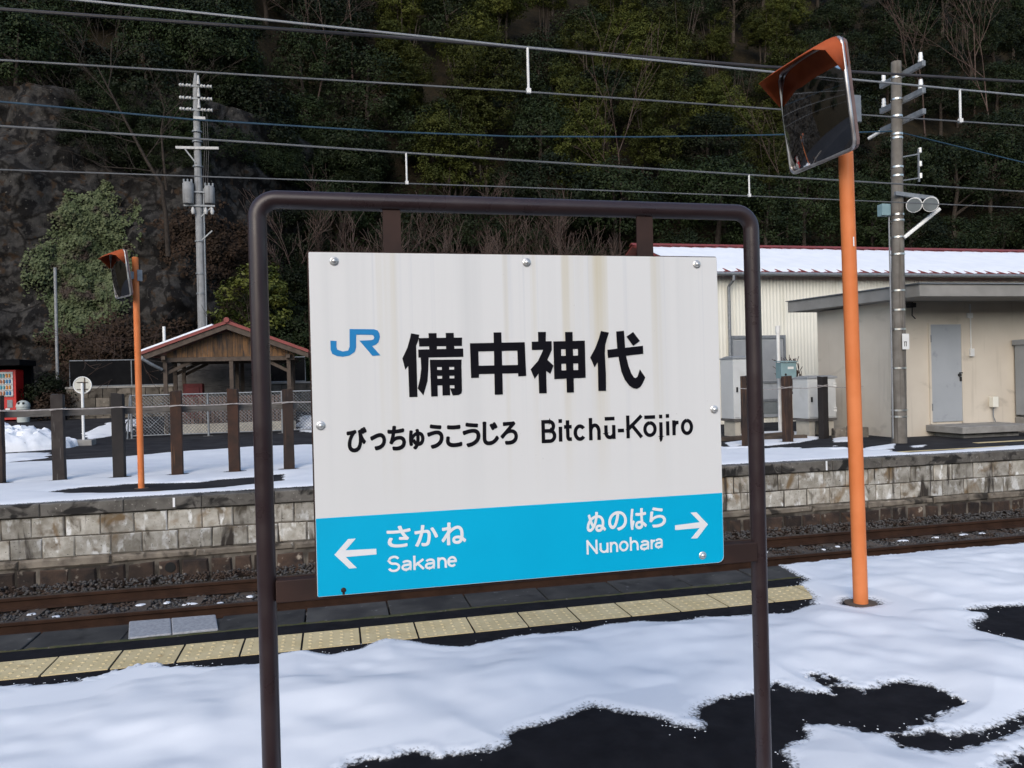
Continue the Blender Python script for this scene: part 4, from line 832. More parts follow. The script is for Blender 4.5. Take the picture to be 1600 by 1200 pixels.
tag(MB().tube([(-6.07, 31.2, .2), (-6.07, 31.2, 3.85)], .055, 10).build('slim_pole', m_porc, smooth=True), 'short white pole rising behind the shelter roof', 'pole')

# ------------------------------------------------------------------ overhead wires and their masts
def wire(name, pts, r_, m, label, group=None):
    P = []
    for a, b_ in zip(pts[:-1], pts[1:]):
        n = 10
        for i in range(n): s = i/n; P.append(tuple(a[k]+(b_[k]-a[k])*s for k in range(3)))
    P.append(pts[-1]); return tag(MB().tube(P, r_, 6).build(name, m, smooth=True), label, 'wire', group)
XL, XR = -22.0, 34.0
def cat(y, pts): return [(x, y, z) for x, z in pts]
wire('messenger_wire', cat(6.8, [(XL, 5.3), (-10, 4.86), (-1.67, 4.63), (1.68, 4.535), (4.13, 4.48), (7.34, 4.425), (12, 4.40), (20, 4.55), (XR, 5.2)]), .010, m_hang, 'bright upper messenger wire above the near track')
wire('contact_wire', cat(6.8, [(XL, 4.10), (-2.5, 4.115), (1.7, 4.128), (4.3, 4.112), (7.3, 4.10), (XR, 4.1)]), .008, m_wire, 'lower contact wire above the near track')
wire('feeder_cable', cat(6.86, [(XL, 4.9), (-10, 4.62), (-2.45, 4.542), (.53, 4.56), (4.27, 4.55), (7.35, 4.60), (12, 4.7), (XR, 5.3)]), .014, m_wdark, 'thick dark feeder cable crossing the near messenger wire')
wire('messenger_wire', cat(10.18, [(XL, 5.25), (-10, 4.84), (-3.7, 4.64), (-.84, 4.576), (2.47, 4.494), (6.35, 4.416), (10.95, 4.33), (16, 4.35), (XR, 5.2)]), .012, m_wire, 'upper messenger wire above the far track')
wire('contact_wire', cat(10.18, [(XL, 4.12), (-3.7, 4.127), (2.46, 4.126), (6.34, 4.11), (10.94, 4.07), (XR, 4.1)]), .008, m_wire, 'lower contact wire above the far track')
wire('blue_cable', cat(13.67, [(-24, 8.2), (-12, 6.75), (-4.97, 6.10), (-2.14, 5.97), (1.02, 5.925), (3.33, 5.95), (5.84, 6.06), (8.55, 6.228), (11.5, 6.45)]), .014, m_wblue, 'blue sheathed cable running up to the concrete pole')
wire('blue_cable', [(11.55, 13.67, 6.44), (14.72, 13.67, 5.93), (20, 13.67, 5.4), (30, 13.67, 5.6)], .012, m_wblue, 'blue sheathed cable sloping down beyond the concrete pole')
for x, y, z0, z1, lb in ((1.824, 6.8, 4.128, 4.53, 'white hanger joining the near wires above the sign board'), (6.52, 6.8, 4.104, 4.44, 'white hanger joining the near wires beside the utility pole'), (1.04, 10.18, 4.128, 4.525, 'white hanger joining the far wires above the sign frame'), (6.04, 10.18, 4.112, 4.425, 'white hanger joining the far wires beside the orange mirror')):
    tag(MB().tube([(x, y, z0), (x, y, z1)], .012, 8).box(x-.02, x+.02, y-.016, y+.016, z0-.012, z0+.03).build('wire_hanger', m_pvc, smooth=True), lb, 'wire hanger', 'hangers on the overhead wires')
def mast(x, label):
    t = thing('catenary_mast', label, 'mast', (x, 12.3, 0))
    MB().tube([(0, 0, -.2), (0, 0, 7.2)], [.17, .13], 16).build('shaft', m_cpole, t, smooth=True)
    MB().beam((0, 0, 5.35), (0, -5.7, 5.35), .08, .12).build('beam', m_galv, t)
    for yy in (-2.12, -5.5): MB().tube([(0, yy, 5.3), (0, yy, 4.15)], .03, 8).build('drop_arm', m_galv, t)
mast(XL, 'concrete mast carrying the overhead wires, far end of the tracks'); mast(XR, 'concrete mast carrying the overhead wires, warehouse end of the tracks')
tag(MB().tube([(-24, 13.67, 0), (-24, 13.67, 8.3)], .13, 14).build('utility_pole', m_cpole, smooth=True), 'plain concrete pole holding the far end of the blue cable', 'utility pole')
tag(MB().tube([(30, 13.67, 0), (30, 13.67, 5.8)], .13, 14).build('utility_pole', m_cpole, smooth=True), 'plain concrete pole holding the low end of the blue cable', 'utility pole')

# ------------------------------------------------------------------ station square: shelter, fence, wall, bus stop, vending machine
sh = thing('bicycle_shelter', 'open timber bicycle shelter with plank gable and red snowy roof', 'shelter', (-3.2, 26.5, 0))
ap = (0.0, 3.55); el, er = (-2.64, 2.56), (2.50, 2.58)
def roof_side(a, b_, nm, sgn):
    q = MB().prism([a, b_, (b_[0], b_[1]+.07), (a[0], a[1]+.07)], lambda s_, z_, d: (s_, -.45+d, z_), 4.4).build(nm, m_red, sh)
    for k in range(11):
        y = -.43 + k*.43; MB().beam((a[0], y, a[1]+.085), (b_[0], y, b_[1]+.085), .05, .03).build('roof_batten', m_red, q)
    MB().prism([(a[0], a[1]-.002), (b_[0], b_[1]-.002), (b_[0], b_[1]-.17), (a[0], a[1]-.19)], lambda s_, z_, d: (s_, -.40+d, z_), .06).build('bargeboard', m_timber, q)
    return q
rl_ = roof_side(el, ap, 'roof', -1); rr_ = roof_side(ap, er, 'roof', 1)
MB().tube([(0, -.52, 3.66), (0, 3.98, 3.66)], .085, 10).build('ridge_cap', m_red, sh, smooth=True)
v = []; nx, ny = 30, 30
for i in range(nx):
    s = i/(nx-1)*.86 - .01
    for j in range(ny):
        y = -.43 + j/(ny-1)*4.36; e = min(1, min(i, nx-1-i, j, ny-1-j)/3)
        v.append((el[0]+(ap[0]-el[0])*s, y, el[1]+(ap[1]-el[1])*s + .075 + .13*e**.2 + .01*noise.noise((s*9, y*2, 1))*e))
stuff(link('roof_snow', fast_mesh('roof_snow', v, [(i*ny+j, (i+1)*ny+j, (i+1)*ny+j+1, i*ny+j+1) for i in range(nx-1) for j in range(ny-1)]), m_snow, rl_, smooth=True))
# gable planks
x = -1.90
while x < 2.0:
    wd = .155; zt = lambda a: ap[1]-.19 - (abs(a)/2.6)*(ap[1]-el[1])
    a0, a1 = x, min(x+wd-.006, 2.05); z0 = 2.50
    if min(zt(a0), zt(a1)) > z0+.02:
        tp_ = [(a0, z0), (a1, z0), (a1, zt(a1)), (a0, zt(a0))]
        if a0 < 0 < a1: tp_ = [(a0, z0), (a1, z0), (a1, zt(a1)), (0, zt(0)), (a0, zt(a0))]
        MB().prism(tp_, lambda s_, z_, d: (s_, random.uniform(-.012, -.008)+d, z_), .022).build('plank', m_gable, sh)
    x += wd
MB().box(-2.05, 2.05, -.05, .06, 2.36, 2.495).build('tie_beam', m_timber, sh)
for yy in (.03, 1.6, 3.2):
    for xx in (-1.95, .05, 1.85):
        MB().box(xx-.06, xx+.06, yy-.06, yy+.06, -.1, 2.4).build('post', m_timber, sh)
    MB().beam((-1.92, yy+.08, 2.0), (-1.15, yy+.08, 2.38), .09, .10).build('brace', m_timber, sh); MB().beam((1.82, yy+.08, 2.0), (1.1, yy+.08, 2.38), .09, .10).build('brace', m_timber, sh)
    if yy > 1: MB().box(-2.05, 2.05, yy-.05, yy+.05, 2.36, 2.48).build('tie_beam', m_timber, sh)
for xx in (-1.95, 1.85): MB().box(xx-.06, xx+.06, -.3, 3.7, 2.42, 2.54).build('side_beam', m_timber, sh)
MB().box(-2.05, 2.02, .10, .22, -.1, .34).build('plinth', m_plinth, sh, bevel=.01)
k = 0; x = -2.0
while x < 1.98: MB().box(x, x+.10, .13, .155, .345, 1.22).build('slat', m_slat, sh); x += .125
MB().tube([(-2.55, -.46, 2.5), (-2.55, 3.9, 2.5)], .06, 10).tube([(-2.55, -.40, 2.48), (-2.3, -.36, 2.3), (-2.02, -.1, 2.12)], .05, 10).build('gutter', m_galv, sh, smooth=True)
def bicycle(label, loc, rz):
    t = thing('bicycle', label, 'bicycle', loc, rz, 'bicycles parked in the shelter')
    for x in (-.52, .52):
        ring = [(x+.33*math.cos(a), 0, .34+.33*math.sin(a)) for a in np.linspace(0, 2*math.pi, 21)]
        w_ = MB().tube(ring, .018, 6, False).build('wheel', m_tyre, t, smooth=True)
        sp = MB()
        for a in np.linspace(0, math.pi, 7)[:-1]: sp.beam((x+.32*math.cos(a), 0, .34+.32*math.sin(a)), (x-.32*math.cos(a), 0, .34-.32*math.sin(a)), .004, .004)
        sp.build('spokes', m_galv, w_)
    MB().tube([(-.52,0,.34),(-.1,0,.30),(.38,0,.72),(-.22,0,.72),(-.1,0,.30)], .016, 6).tube([(-.52,0,.34),(-.22,0,.72)], .012, 6).tube([(.52,0,.34),(.36,0,.95)], .014, 6).tube([(-.22,0,.72),(-.24,0,.9)], .012, 6).build('frame', m_galv, t, smooth=True)
    MB().tube([(.30,-.26,1.02),(.38,-.1,1.04),(.38,.1,1.04),(.30,.26,1.02)], .013, 6).build('handlebar', m_galv, t, smooth=True)
    MB().tube([(-.36,0,.92),(-.26,0,.93),(-.1,0,.92)], [.07,.06,.03], 8).build('saddle', m_tyre, t, smooth=True)
    MB().box(.42, .66, -.15, .15, .82, 1.02).build('basket', m_tyre, t)
bicycle('parked bicycle with wire basket in the shelter left bay', (-4.05, 27.6, .05), R(82))
bicycle('parked bicycle near the shelter middle post', (-3.6, 27.7, .05), R(95))
bicycle('bicycle with its wheel showing past the shelter left corner', (-5.62, 26.75, -.02), R(35))
tag(MB().box(0, .62, 0, .5, .35, 1.56).box(.1, .52, -.03, 0, .5, 1.45).build('red_cabinet', m_dred, bevel=.01, loc=(-4.95, 28.3, .1)), 'dark red metal cabinet standing inside the shelter', 'cabinet')
tag(MB().box(-3.1, .2, 0, .06, 0, 2.2).build('rear_screen', m_board, bevel=.005, loc=(-2.6, 31.2, .4)), 'grey board screen seen through the shelter', 'screen')

# chain link fence
fe = thing('wire_fence', 'galvanised chain link fence before the bicycle shelter', 'fence', (-6.0, 25.7, -.05))
def link_panel(x0, x1, z0, z1, pitch, par):
    q = MB(); H_ = z1-z0; n = int((x1-x0+H_)/pitch)+1
    for k in range(n):
        for sg in (1, -1):
            a = x0 - H_ + k*pitch; p0 = [a, z0]; p1 = [a+H_, z1]
            if sg < 0: p0 = [a, z1]; p1 = [a+H_, z0]
            dz = (p1[1]-p0[1])/H_
            if p0[0] < x0: p0[1] += (x0-p0[0])*dz; p0[0] = x0
            if p1[0] > x1: p1[1] -= (p1[0]-x1)*dz; p1[0] = x1
            if p1[0]-p0[0] > .01: q.tube([(p0[0], .004*sg, p0[1]), (p1[0], .004*sg, p1[1])], .0065, 3, False)
    return stuff(q.build('mesh_panel', m_galv, par))
fx = [0.0, 2.22, 4.45, 6.7]
for x in fx:
    ps = MB().tube([(x, 0, 0), (x, 0, 1.40)], .035, 10).build('post', m_galv, fe, smooth=True)
    MB().box(x-.14, x+.14, -.14, .14, -.03, .05).build('footing', m_conc, ps)
for a, b_ in zip(fx[:-1], fx[1:]):
    for zz, r_ in ((1.37, .024), (.13, .018)): MB().tube([(a+.03, 0, zz), (b_-.03, 0, zz)], r_, 8).build('rail', m_galv, fe, smooth=True)
    link_panel(a+.04, b_-.04, .15, 1.35, .105, fe)
MB().tube([(-.12, -.02, .05), (-.02, -.02, 1.35)], .025, 8).build('stay', m_galv, fe, smooth=True)

# retaining wall of blocks, black panel fence on top
rw = thing('retaining_wall', 'low stained block retaining wall below the dark panel fence', 'wall', (-9.7, 32.0, .3))
MB().box(0, 12.0, .10, .5, -.2, 1.28).build('core', m_mortar, rw)
MB().box(-.03, 12.03, -.03, .52, 1.285, 1.36).build('cap', m_conc, rw, bevel=.01)
for r_ in range(4):
    x = 0 - (.25 if r_ % 2 else 0)
    while x < 12:
        a0, a1 = max(0, x+.008), min(12, x+.49)
        if a1-a0 > .06:
            MB().box(0, a1-a0, random.uniform(-.012, .008), .098, 0, .345).build('block', m_rwall, rw, bevel=.012, loc=(a0, 0, -.12+r_*.352))
        x += .5
pf = thing('panel_fence', 'black panel fence with pale metal frame above the retaining wall', 'fence', (-9.6, 32.15, 1.66))
for k in range(4): MB().box(k*2.15+.02, k*2.15+2.13, -.01, .01, .02, .97).build('panel', m_blackboard, pf)
MB().tube([(0, -.02, .0), (0, -.02, .99), (8.6, -.02, .99), (8.6, -.02, .0)], .022, 6).tube([(0, -.02, .02), (8.6, -.02, .02)], .018, 6).build('frame', m_galv, pf)
for k in range(1, 4): MB().tube([(k*2.15, -.02, 0), (k*2.15, -.02, .99)], .02, 6).build('post', m_galv, pf)

bs = thing('bus_stop_sign', 'round cream bus stop sign seen from behind on a white post', 'sign', (-6.93, 24.24, -.05))
MB().tube([(0, 0, .1), (0, 0, 1.78)], .038, 12).build('post', m_porc, bs, smooth=True)
d_ = MB().tube([(0, .03, 1.72), (0, .05, 1.72)], .235, 28).build('disc', m_disc, bs)
ring = [(.235*math.cos(a), .03, 1.72+.235*math.sin(a)) for a in np.linspace(0, 2*math.pi, 29)]
MB().tube(ring, .014, 6, False).build('disc_rim', m_porc, d_, smooth=True)
MB().beam((-.14, .015, 1.80), (.14, .015, 1.80), .02, .02).beam((-.14, .015, 1.60), (.14, .015, 1.60), .02, .02).beam((.06, .015, 1.52), (.06, .015, 1.93), .02, .02).build('bracket', m_timber, d_)
MB().box(-.26, .27, -.22, .22, -.02, .16).build('base_block', m_conc, bs, bevel=.02)

vm = thing('vending_machine', 'red drinks vending machine with lit looking product window', 'vending machine', (-12.4, 32.0, .5))
vm['label'] = 'red drinks vending machine with rows of coloured cans'
MB().box(0, 1.02, 0, .75, 0, 1.86).build('body', m_vred, vm, bevel=.012)
wn = MB().box(.06, .93, -.03, -.001, .86, 1.78).build('window', m_vwin, vm, bevel=.005)
for r_ in range(4):
    for k in range(8):
        x = .11 + k*.098; z = .92 + r_*.215
        MB().tube([(x+.035, -.05, z), (x+.035, -.05, z+.12), (x+.035, -.05, z+.145)], [.032, .032, .018], 10).build('can', m_vc[(r_*2 + k//3) % 4], wn, smooth=True)
    MB().box(.08, .91, -.075, -.03, .895+r_*.215, .912+r_*.215).build('shelf', m_porc, wn)
MB().box(.10, .62, -.02, -.001, .10, .34).build('pickup_flap', m_tyre, vm, bevel=.005); MB().box(.72, .90, -.02, -.001, .45, .74).build('coin_panel', m_galv, vm, bevel=.004)
MB().box(.66, .80, -.012, -.001, .36, .43).build('sticker', m_porc, vm)
va_ = thing('vending_canopy', 'black flat canopy above the red vending machine', 'canopy', (-13.4, 31.6, .4))
MB().box(0, 2.35, -.15, 1.5, 2.1, 2.32).build('roof', m_blackboard, va_, bevel=.01)
for x in (.05, 2.28): MB().box(x-.03, x+.03, 1.2, 1.26, 0, 2.1).build('post', m_blackboard, va_)
MB().box(.9, 2.3, 1.3, 1.36, 0, 2.1).build('back_panel', m_blackboard, va_)
tb = thing('recycling_bin', 'pale grey green recycling bin with two round holes', 'bin', (-10.95, 31.4, .42))
MB().tube([(0, 0, 0), (0, 0, .56)], [.20, .22], 20).build('body', m_bin, tb, smooth=True)
lid = MB().tube([(0, 0, .55), (0, 0, .60)], .235, 20).dome((0, 0, .60), .23, .20, 20, (0, 0, 1), 5).build('lid', m_bin, tb, smooth=True)
for x in (-.07, .07): MB().tube([(x, -.185, .69), (x*.95, -.20, .697)], .048, 14).build('hole', m_hole, lid)

# ------------------------------------------------------------------ cliff
def cliff_pt(x, h, off=0):
    p_ = Vector((x*.35, h*.35, 0))
    wv = Vector((x+.6*noise.noise((x*.8, h*.8, 3)), h+.6*noise.noise((x*.8, h*.8, 7)), 0))
    f1 = noise.voronoi(wv*.55)[0]; f2 = noise.voronoi(wv*1.5)[0]
    d = 1.7*noise.fractal(p_*.8, 1.0, 2.0, 3) + 1.1*min(.5, f1[1]-f1[0]) + .45*min(.5, f2[1]-f2[0]) + .5*noise.noise(Vector((x*.7+h*.5, h*1.5, 4))) + .12*noise.noise(Vector((x*5, h*5, 2)))
    side = max(0, (x+7.0)/4.0)
    y = 33.95 + .26*h - d*.62*min(1, .25+h/3) + 2.6*side**2
    return Vector((x, y-off, .3+h))
xs = np.arange(-30, -.5, .16); hs = np.arange(0, 14.6, .16)
v = [cliff_pt(float(x), float(h)) for x in xs for h in hs]; n = len(hs)
struct(link('cliff', fast_mesh('cliff', v, [(i*n+j, (i+1)*n+j, (i+1)*n+j+1, i*n+j+1) for i in range(len(xs)-1) for j in range(n-1)]), m_rock, smooth=False))

# ------------------------------------------------------------------ vegetation
def leaves(P, Nn, size, jit, asp=.55):
    """rhombic leaves at P with normals about Nn"""
    n = len(P); d = Nn + rng.normal(0, jit, (n,3)); d /= np.linalg.norm(d, axis=1, keepdims=True)
    a = np.cross(d, rng.normal(0, 1, (n,3))); a /= np.linalg.norm(a, axis=1, keepdims=True); b_ = np.cross(d, a)
    s = size*rng.uniform(.6, 1.35, (n,1))
    v = np.stack([P-a*s*.5, P+b_*s*asp*.5+d*s*.08, P+a*s*.5, P-b_*s*asp*.5+d*s*.08], 1).reshape(-1, 3)
    return v, np.arange(n*4).reshape(n, 4)
def crown(name, rx, ry, rz_, z0, nclump, per, csize, lsize, m, droop=0.0, seed=0):
    P = []; Nn = []
    for k in range(nclump):
        th = rng.uniform(0, 2*math.pi); ph = math.acos(rng.uniform(-.55, 1)); rad = rng.uniform(.55, 1.0)**.5
        lump = 1 + .32*noise.noise((math.cos(th)*1.7+seed, math.sin(th)*1.7, math.cos(ph)*2+seed*3))
        dv = np.array([math.sin(ph)*math.cos(th), math.sin(ph)*math.sin(th), math.cos(ph)])
        c_ = dv*np.array([rx, ry, rz_])*rad*lump + np.array([0, 0, z0])
        q = rng.normal(0, 1, (per, 3)); q /= np.linalg.norm(q, axis=1, keepdims=True); q *= rng.uniform(.25, 1, (per, 1))**.5
        pp = c_ + q*np.array([1, 1, .62])*csize*rng.uniform(.7, 1.3)
        pp[:,2] -= droop*np.hypot(q[:,0], q[:,1])*csize
        P.append(pp); Nn.append(.6*q + .5*dv + np.array([0, 0, .5]))
    v, f = leaves(np.concatenate(P), np.concatenate(Nn), lsize, .45)
    return fast_mesh(name, v, f)
def branches(seed, h, depth, spread, r_, nb=3, upw=.25, first=.35):
    rs = random.Random(seed); segs = []
    def grow(p, d, L, r0_, k):
        n = 3; q = p.copy()
        for i in range(n):
            d2 = (d + Vector((rs.uniform(-1,1), rs.uniform(-1,1), rs.uniform(-.6,1)))*.16).normalized()
            e = q + d2*L/n; ra = r0_*(1-.5*i/n); rb = r0_*(1-.5*(i+1)/n); segs.append((q.copy(), e.copy(), ra, rb)); q = e; d = d2
            if k < depth and (i > 0 or k > 0):
                for j in range(nb if i == n-1 else max(1, nb-1)):
                    az = rs.uniform(0, 2*math.pi); o = d.orthogonal().normalized(); o.rotate(Matrix.Rotation(az, 3, d))
                    grow(q, (d*(1-spread*.5) + o*spread + Vector((0,0,upw))).normalized(), L*rs.uniform(.5, .75), rb*.7, k+1)
    grow(Vector((0,0,-.2)), Vector((rs.uniform(-.15,.15), rs.uniform(-.15,.15), 1)).normalized(), h*first*1.6, r_, 0)
    return segs
def seg_mesh(name, segs, n=4):
    v = []; f = []
    for a, b_, ra, rb in segs:
        d = (b_-a).normalized(); o = d.orthogonal().normalized(); p_ = d.cross(o); k0 = len(v)
        ra = max(ra, .009); rb = max(rb, .008)
        for c_, r_ in ((a, ra), (b_, rb)):
            for k in range(n): v.append(c_ + (o*math.cos(2*math.pi*k/n) + p_*math.sin(2*math.pi*k/n))*r_)
        f += [(k0+k, k0+(k+1) % n, k0+n+(k+1) % n, k0+n+k) for k in range(n)]
    return fast_mesh(name, v, f)
def trunk_mesh(h, r_, seed):
    rs = random.Random(seed); q = MB()
    q.tube([(0,0,-1.2), (rs.uniform(-.1,.1), rs.uniform(-.1,.1), h*.3), (rs.uniform(-.3,.3), rs.uniform(-.3,.3), h*.65), (rs.uniform(-.3,.3), rs.uniform(-.3,.3), h)], [r_*1.2, r_, r_*.7, r_*.25], 8)
    for k in range(5):
        a = rs.uniform(0, 6.28); z = h*rs.uniform(.35, .8); l_ = h*rs.uniform(.2, .35)
        q.tube([(0, 0, z), (math.cos(a)*l_*.5, math.sin(a)*l_*.5, z+l_*.35), (math.cos(a)*l_, math.sin(a)*l_, z+l_*.6)], [r_*.45, r_*.3, r_*.08], 6)
    return q.mesh('trunk')
protos = []
def proto(kind, k):
    t = bpy.data.objects.new('evergreen_tree' if kind == 'e' else 'bamboo_clump', None); C.objects.link(t)
    if kind == 'e':
        h = [6.2, 7.0, 5.6, 7.6, 6.4, 5.0][k]
        link('trunk', trunk_mesh(h*.85, .16, k), m_bark, t)
        link('crown', crown('crown', 2.5+.2*(k % 3), 2.4, h*.42, h*.62, 150, 62, .62, .17, m_leafA, 0, k*1.7), m_leafA, t)
    else:
        q = MB(); rs = random.Random(k+50)
        for j in range(7):
            a = rs.uniform(0, 6.28); l_ = rs.uniform(.3, 1.0); q.tube([(math.cos(a)*.4, math.sin(a)*.4, -1), (math.cos(a)*.6, math.sin(a)*.6, 3.2), (math.cos(a)*(.6+l_), math.sin(a)*(.6+l_), 6.2)], [.05, .04, .012], 6)
        link('culm', q.mesh('culm'), m_bark, t)
        v = []; f = []; off = 0
        for j in range(6):
            a = rs.uniform(0, 6.28); l_ = rs.uniform(.4, 1.7) if j else 0
            cm = crown('plume', rs.uniform(1.0, 1.4), rs.uniform(1.0, 1.4), rs.uniform(1.3, 1.8), 0, 60, 62, .36, .12, m_leafB, .6, k*2+j)
            vv = np.empty(len(cm.vertices)*3, np.float32); cm.vertices.foreach_get('co', vv); vv = vv.reshape(-1, 3) + np.array([math.cos(a)*l_, math.sin(a)*l_, rs.uniform(2.6, 5.8)])
            v.append(vv); f.append(np.arange(len(vv)).reshape(-1, 4) + off); off += len(vv); bpy.data.meshes.remove(cm)
        link('crown', fast_mesh('crown', np.concatenate(v), np.concatenate(f)), m_leafB, t)
    return t
PE = [proto('e', k) for k in range(6)]; PB = [proto('b', k) for k in range(4)]
used = set()
def place(p, loc, rz, sc, label, cat_, group):
    t = p if p.name not in used else copy_tree(p)
    used.add(p.name); t.location = loc; t.rotation_euler = (random.uniform(-.06, .06), random.uniform(-.06, .06), rz); t.scale = (sc, sc, sc*random.uniform(.9, 1.12)); return tag(t, label, cat_, group)
pts = []
def free(x, y, d):
    for a, b_, e in pts:
        if (a-x)**2 + (b_-y)**2 < (min(d, e))**2: return False
    pts.append((x, y, d)); return True
# bamboo: feathery olive domes in the upper middle of the slope
nb = 0
for tries in range(900):
    x = random.uniform(4, 46); t_ = random.uniform(9, 30)
    p_ = hill_pt(x, t_); u = x/p_.y
    if not (.10 < u < .72): continue
    if nb < 26 and free(p_.x, p_.y, 4.4):
        place(random.choice(PB), p_ - Vector((0,0,.3)), random.uniform(0, 6.28), random.uniform(.8, 1.2), 'feathery olive bamboo clump high on the wooded slope', 'bamboo', 'bamboo clumps on the hillside'); nb += 1
ne = 0
for tries in range(6000):
    x = random.uniform(-80, 80); t_ = 40*random.random()**1.15
    if -30 < x < -2.5 and t_ < 4.0: continue
    p_ = hill_pt(x, t_)
    if x < -2.5: p_.z -= .2
    if not (-1.6 < x/p_.y < 1.2): continue
    sp = (2.7 if t_ < 14 else 3.6) if x > -16 else 6.0
    if 1.5 < x < 9.5 and t_ < 4.5: continue
    if ne < 285 and free(p_.x, p_.y, sp):
        place(random.choice(PE), p_ - Vector((0,0,.4)), random.uniform(0, 6.28), random.uniform(.65, 1.05)*(.8 if t_ < 6 else 1), 'dark glossy evergreen tree ' + ('above the rock cliff' if x < -2.5 else 'behind the leafless thicket' if x < 12 and t_ < 10 else 'on the slope above the leafless thicket' if x < 12 else 'at the slope foot behind the warehouse roof' if t_ < 8 else 'high on the slope above the warehouse'), 'tree', 'evergreen trees on the hillside'); ne += 1
for k in range(22):
    x = random.uniform(-10.5, -1.6); h_ = random.uniform(9.6, 13.6); p_ = cliff_pt(x, h_) + Vector((0, .5, -.9))
    place(random.choice(PE), p_, random.uniform(0, 6.28), random.uniform(.32, .5), 'small dark evergreen rooted on the upper cliff face', 'tree', 'small evergreens on the cliff')
for k in range(26):
    x = random.uniform(-6.5, 2.5); t_ = random.uniform(3.0, 13); p_ = hill_pt(x, t_)
    place(random.choice(PE), p_ - Vector((0, 0, .8)), random.uniform(0, 6.28), random.uniform(.45, .7), 'bushy dark evergreen just above the cliff end', 'tree', 'bushy evergreens above the cliff end')
for k in range(12):
    x = random.uniform(-3.6, 1.5); t_ = random.uniform(.3, 3.5); p_ = hill_pt(x, t_)
    place(random.choice(PE), p_ - Vector((0, 0, .9)), random.uniform(0, 6.28), random.uniform(.4, .6), 'low dark evergreen at the slope foot beside the cliff end', 'tree', 'low evergreens beside the cliff')
# far side of the valley, reflected in the mirrors
for k in range(26):
    x = -70 + k*5.2 + random.uniform(-2, 2); t_ = random.uniform(0, 14); place(random.choice(PE), (x, -34-t_, -.9+.36*t_), random.uniform(0, 6), 1.2, 'dark evergreen tree on the far side of the valley', 'tree', 'evergreen trees across the valley')

# bare winter trees and thickets
BT = [seg_mesh('bare_branches', branches(k, [5.5, 4.6, 6.2, 5.0][k], 4, .50, .060, 2, .28), 4) for k in range(4)]
BT += [seg_mesh('bare_branches', branches(k+20, 6.5, 3, .45, .06, 2, .3, .5), 4) for k in range(4)]
for me in BT: me.materials.append(m_twig)
def bare(loc, k, rz, sc, label, tilt=(0, 0), sparse=False):
    t = thing('bare_tree', label, 'tree', loc, rz, 'bare winter trees below the wooded slope'); t.scale = (sc, sc, sc); t.rotation_euler = (tilt[0], tilt[1], rz)
    link('branches', BT[k % 4 + (4 if sparse else 0)], None, t); return t
k = 0
for tries in range(500):
    x = random.uniform(-1.2, 13.5); t_ = random.uniform(-1.2, 4.2); p_ = hill_pt(x, max(0, t_)); p_.y = hill_foot(x)+t_
    if k < 22 and free(p_.x, p_.y, 1.2):
        bare(p_, k, random.uniform(0, 6.28), random.uniform(.8, 1.25), 'slender leafless reddish tree in the thicket behind the sign'); k += 1
for x, t_ in ((46, 18), (52, 17), (49, 22), (55, 22)):
    bare(hill_pt(x, t_), k, random.uniform(0, 6.28), 1.5, 'leafless grey tree high on the slope above the utility pole', sparse=True); k += 1
for x, t_ in ((2, 20), (-1, 16), (5, 26), (27, 8), (16, 7)):
    bare(hill_pt(x, t_), k, random.uniform(0, 6.28), 1.3, 'pale leafless trunk standing among the evergreens', sparse=True); k += 1
# leaning bare tree on the cliff edge
segs = []
def limb(path, r0_, r1_):
    n = len(path)
    for i in range(n-1):
        a = r0_+(r1_-r0_)*i/(n-1); b_ = r0_+(r1_-r0_)*(i+1)/(n-1); segs.append((Vector(path[i]), Vector(path[i+1]), a, b_))
limb([(0,0,-3.4), (-.05,0,-1.5), (-.2,0,0), (-.9,0,1.3), (-1.7,-.1,3.0), (-2.3,-.2,4.3), (-2.9,-.2,5.6)], .13, .03)
limb([(0,0,-.2), (-.1,-.1,1.6), (-.15,-.1,2.6), (.05,-.2,3.6), (-.2,-.2,4.6)], .07, .02)
rs_ = random.Random(5)
def tw(p, d, L, r_, k):
    q = Vector(p)
    for i in range(3):
        d = (d + Vector((rs_.uniform(-1,1), rs_.uniform(-.5,.5), rs_.uniform(-.6,.8)))*.22).normalized(); e = q + d*L/3; segs.append((q.copy(), e, r_, r_*.75)); q = e
        if k: tw(q, (d + Vector((rs_.uniform(-1,1), rs_.uniform(-.6,.4), rs_.uniform(-.5,.9)))*.9).normalized(), L*.6, r_*.55, k-1)
for p_, d in (((-1.2,0,2.0), (-1,0,.15)), ((-1.7,-.1,3.0), (-1,-.2,.5)), ((-2.1,-.2,3.9), (-.9,0,.9)), ((-.9,0,1.3), (.6,0,1)), ((-.15,-.1,2.6), (.8,-.1,1)), ((-.6,0,.7), (-1,0,.1)), ((-2.4,-.2,4.5), (.3,0,1)), ((0,-.1,3.3), (.9,0,.7)), ((-.2,0,0), (-1,-.2,.3))): tw(p_, Vector(d).normalized(), 2.3, .030, 3)
t = thing('leaning_tree', 'leaning bare tree growing out from the rock face', 'tree', (-6.35, 33.9, 9.8)); t.scale = (.85, .85, .85)
me = seg_mesh('branches', segs, 5); link('branches', me, m_bark, t)

